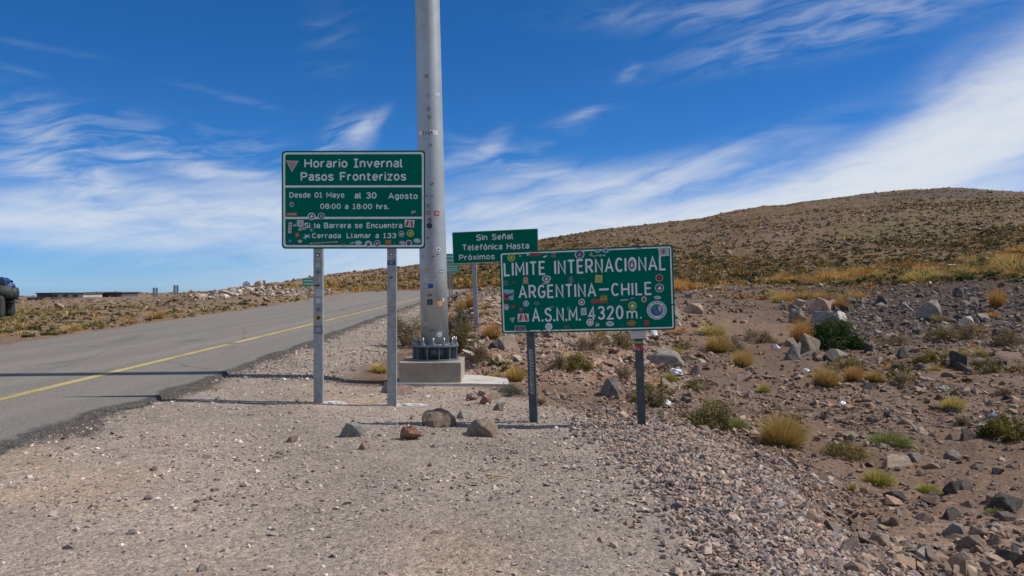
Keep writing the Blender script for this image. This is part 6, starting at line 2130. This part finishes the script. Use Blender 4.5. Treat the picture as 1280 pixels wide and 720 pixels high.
def crumple(w, d, h, seed, holes=False):
    """a crumpled sheet of film lying on the ground"""
    bm = bmesh.new()
    bmesh.ops.create_icosphere(bm, subdivisions=3, radius=1.0)
    for q in bm.verts:
        n = mnoise.noise(q.co * 1.6 + Vector((seed, 0, 0))) * .55 + mnoise.noise(q.co * 4.2 + Vector((0, seed, 0))) * .38
        q.co *= (1 + n)
        q.co.z = max(q.co.z, -.25)
        q.co = Vector((q.co.x * w / 2, q.co.y * d / 2, (q.co.z + .2) * h * .8))
    mb = MB(); mb.bm(bm)
    return mb


for px, row, w, h, m, lab in ((846, 471, 26, 12, 'film', 'crumpled white plastic rag below the large rounded boulder'), (834, 507, 22, 11, 'film', 'white plastic bag on the stones right of the plaque post'),
                              (1056, 509, 13, 10, 'film', 'small white plastic scrap alone on the bare brown ground'), (819, 425, 16, 15, 'film', 'white plastic caught between stones beside the plaque'),
                              (1246, 524, 20, 13, 'film_blue', 'blue grey plastic bag near the right edge'), (1225, 523, 14, 4, 'film', 'thin white scrap left of the blue grey bag'),
                              (1009, 466, 12, 7, 'film', 'white plastic scrap above the round golden tussock'), (972, 437, 11, 8, 'film', 'white scrap left of the grey block'),
                              (1237, 534, 30, 5, 'film_grey', 'flat grey plastic sheet below the blue grey bag'), (1184, 487, 20, 4, 'film_grey', 'flat grey sheet behind the pale yellow tussock'), (1263, 521, 10, 4, 'film', 'white scrap right of the blue grey bag')):
    x, y, z = at(px, row); k = y / FOC
    o = crumple(w * k * .62, w * k * .5, h * k * .62, px * .37).build('plastic_litter', M[m])
    o.location = (x, y + .3 * w * k, gz(x, y + .3 * w * k) - .01)
    tag(o, lab, 'litter')
x, y, z = at(622, 598)
b = MB(); b.tube([(-.09, .05, .008), (-.03, .0, .014), (.04, -.005, .016), (.10, .07, .010)], [.006, .008, .007, .004], 7); b.tube([(-.03, 0, .012), (-.075, -.045, .008)], [.006, .004], 6)
o = b.build('stick', M['stick']); o.location = (x, y, z + .004); tag(o, 'dry yellow twig lying on the gravel below the border sign', 'twig')

# ------------------------------------------------------------------ loaded motorcycle at the far road edge
YK = 20.3; kK = YK / FOC


def motorcycle():
    # local x forward (to the left in the photograph), so the loaded rear is at the right
    xr = (17 - 640) * kK
    x0 = xr - .78
    g = float(road_z(YK))
    o = empty('motorcycle', (x0, YK, g), (0, 0, math.pi + .25))
    tag(o, 'motorcycle loaded with dark panniers and a blue roll bag at the left edge', 'motorcycle')

    def wheel(x):
        w = MB(); w.lathe([(.235, -.055), (.30, -.06), (.33, -.03), (.335, 0), (.33, .03), (.30, .06), (.235, .055)], 36, 'Y', (x, 0, .335), closed=True)
        t = w.build('wheel', M['rubber'], o)
        r = MB(); r.lathe([(.20, -.04), (.238, -.045), (.238, .045), (.20, .04)], 36, 'Y', (x, 0, .335), closed=True); r.lathe([(.05, -.07), (.05, .07)], 16, 'Y', (x, 0, .335))
        for i in range(10):
            a = i * math.pi / 5
            r.tube([(x + .045 * math.cos(a), 0, .335 + .045 * math.sin(a)), (x + .21 * math.cos(a), 0, .335 + .21 * math.sin(a))], .008, 5)
        r.build('rim', M['chrome'], t)
    wheel(0.0); wheel(1.48)
    f = MB(); f.tube([(0, .11, .335), (.5, .12, .45), (.95, .1, .5), (1.2, .03, .95)], .03); f.tube([(0, -.11, .335), (.5, -.12, .45), (.95, -.1, .5), (1.2, -.03, .95)], .03); f.tube([(-.28, 0, .86), (.35, 0, .80), (1.2, 0, .98)], .03)
    f.build('frame', M['black'], o)
    e = MB(); e.box(.45, .95, -.17, .17, .30, .68, .05); e.build('engine', M['chrome'], o)
    t = MB(); t.box(.55, 1.15, -.17, .17, .76, 1.04, .09); t.build('tank', M['moto_paint'], o)
    s = MB(); s.box(-.30, .58, -.15, .15, .82, .92, .04); s.build('seat', M['black'], o)
    fk = MB()
    for sd in (-.1, .1):
        fk.tube([(1.48, sd, .335), (1.17, sd, 1.08)], .026)
    fk.build('fork', M['chrome'], o)
    h = MB(); h.tube([(1.02, -.42, 1.10), (1.14, -.2, 1.13), (1.14, .2, 1.13), (1.02, .42, 1.10)], .014); h.build('handlebar', M['black'], o)
    ws = MB(); ws.box(1.20, 1.23, -.18, .18, 1.05, 1.42, .01); ws.build('windscreen', M['film_grey'], o)
    hl = MB(); hl.lathe([(.09, 1.24), (.10, 1.31), (.06, 1.34)], 20, 'X', (0, 0, 1.0)); hl.build('headlight', M['film'], o)
    ex = MB(); ex.tube([(.5, -.2, .32), (.1, -.22, .36), (-.30, -.22, .50)], [.03, .05, .055], 12); ex.build('exhaust', M['chrome'], o)
    fd = MB(); fd.box(-.34, .02, -.08, .08, .70, .76, .02); fd.build('mudguard', M['black'], o)
    tl = MB(); tl.box(-.36, -.32, -.06, .06, .74, .80, .012); tl.build('tail_light', M['lamp_red'], o)
    for sd, m in ((-.36, 'bag_dark'), (.36, 'bag_grey')):
        p = MB(); p.box(-.60, .06, sd - .15, sd + .15, .50, 1.06, .10); p.build('pannier', M[m], o)
    for zc, yc in ((1.14, .22), (1.10, -.20)):
        p = MB(); p.lathe([(.05, -.74), (.15, -.72), (.19, -.5), (.185, -.1), (.16, .05), (.05, .07)], 18, 'X', (.0, yc, zc)); p.build('roll_bag', M['bag_dark' if yc < 0 else 'bag_grey'], o)
    rk = MB(); rk.box(-.70, .05, -.22, .22, .88, .90, .006); rk.build('rack', M['black'], o)
    p = crumple(.50, .56, .22, 4.4); p.v = [(a - .42, b_, c + 1.27) for a, b_, c in p.v]; bag = p.build('bag', M['bag_blue'], o)
    for sx in (-.55, -.15):
        st = MB(); st.box(sx, sx + .04, -.3, .3, 1.22, 1.44, .08); st.build('strap', M['black'], bag)


motorcycle()
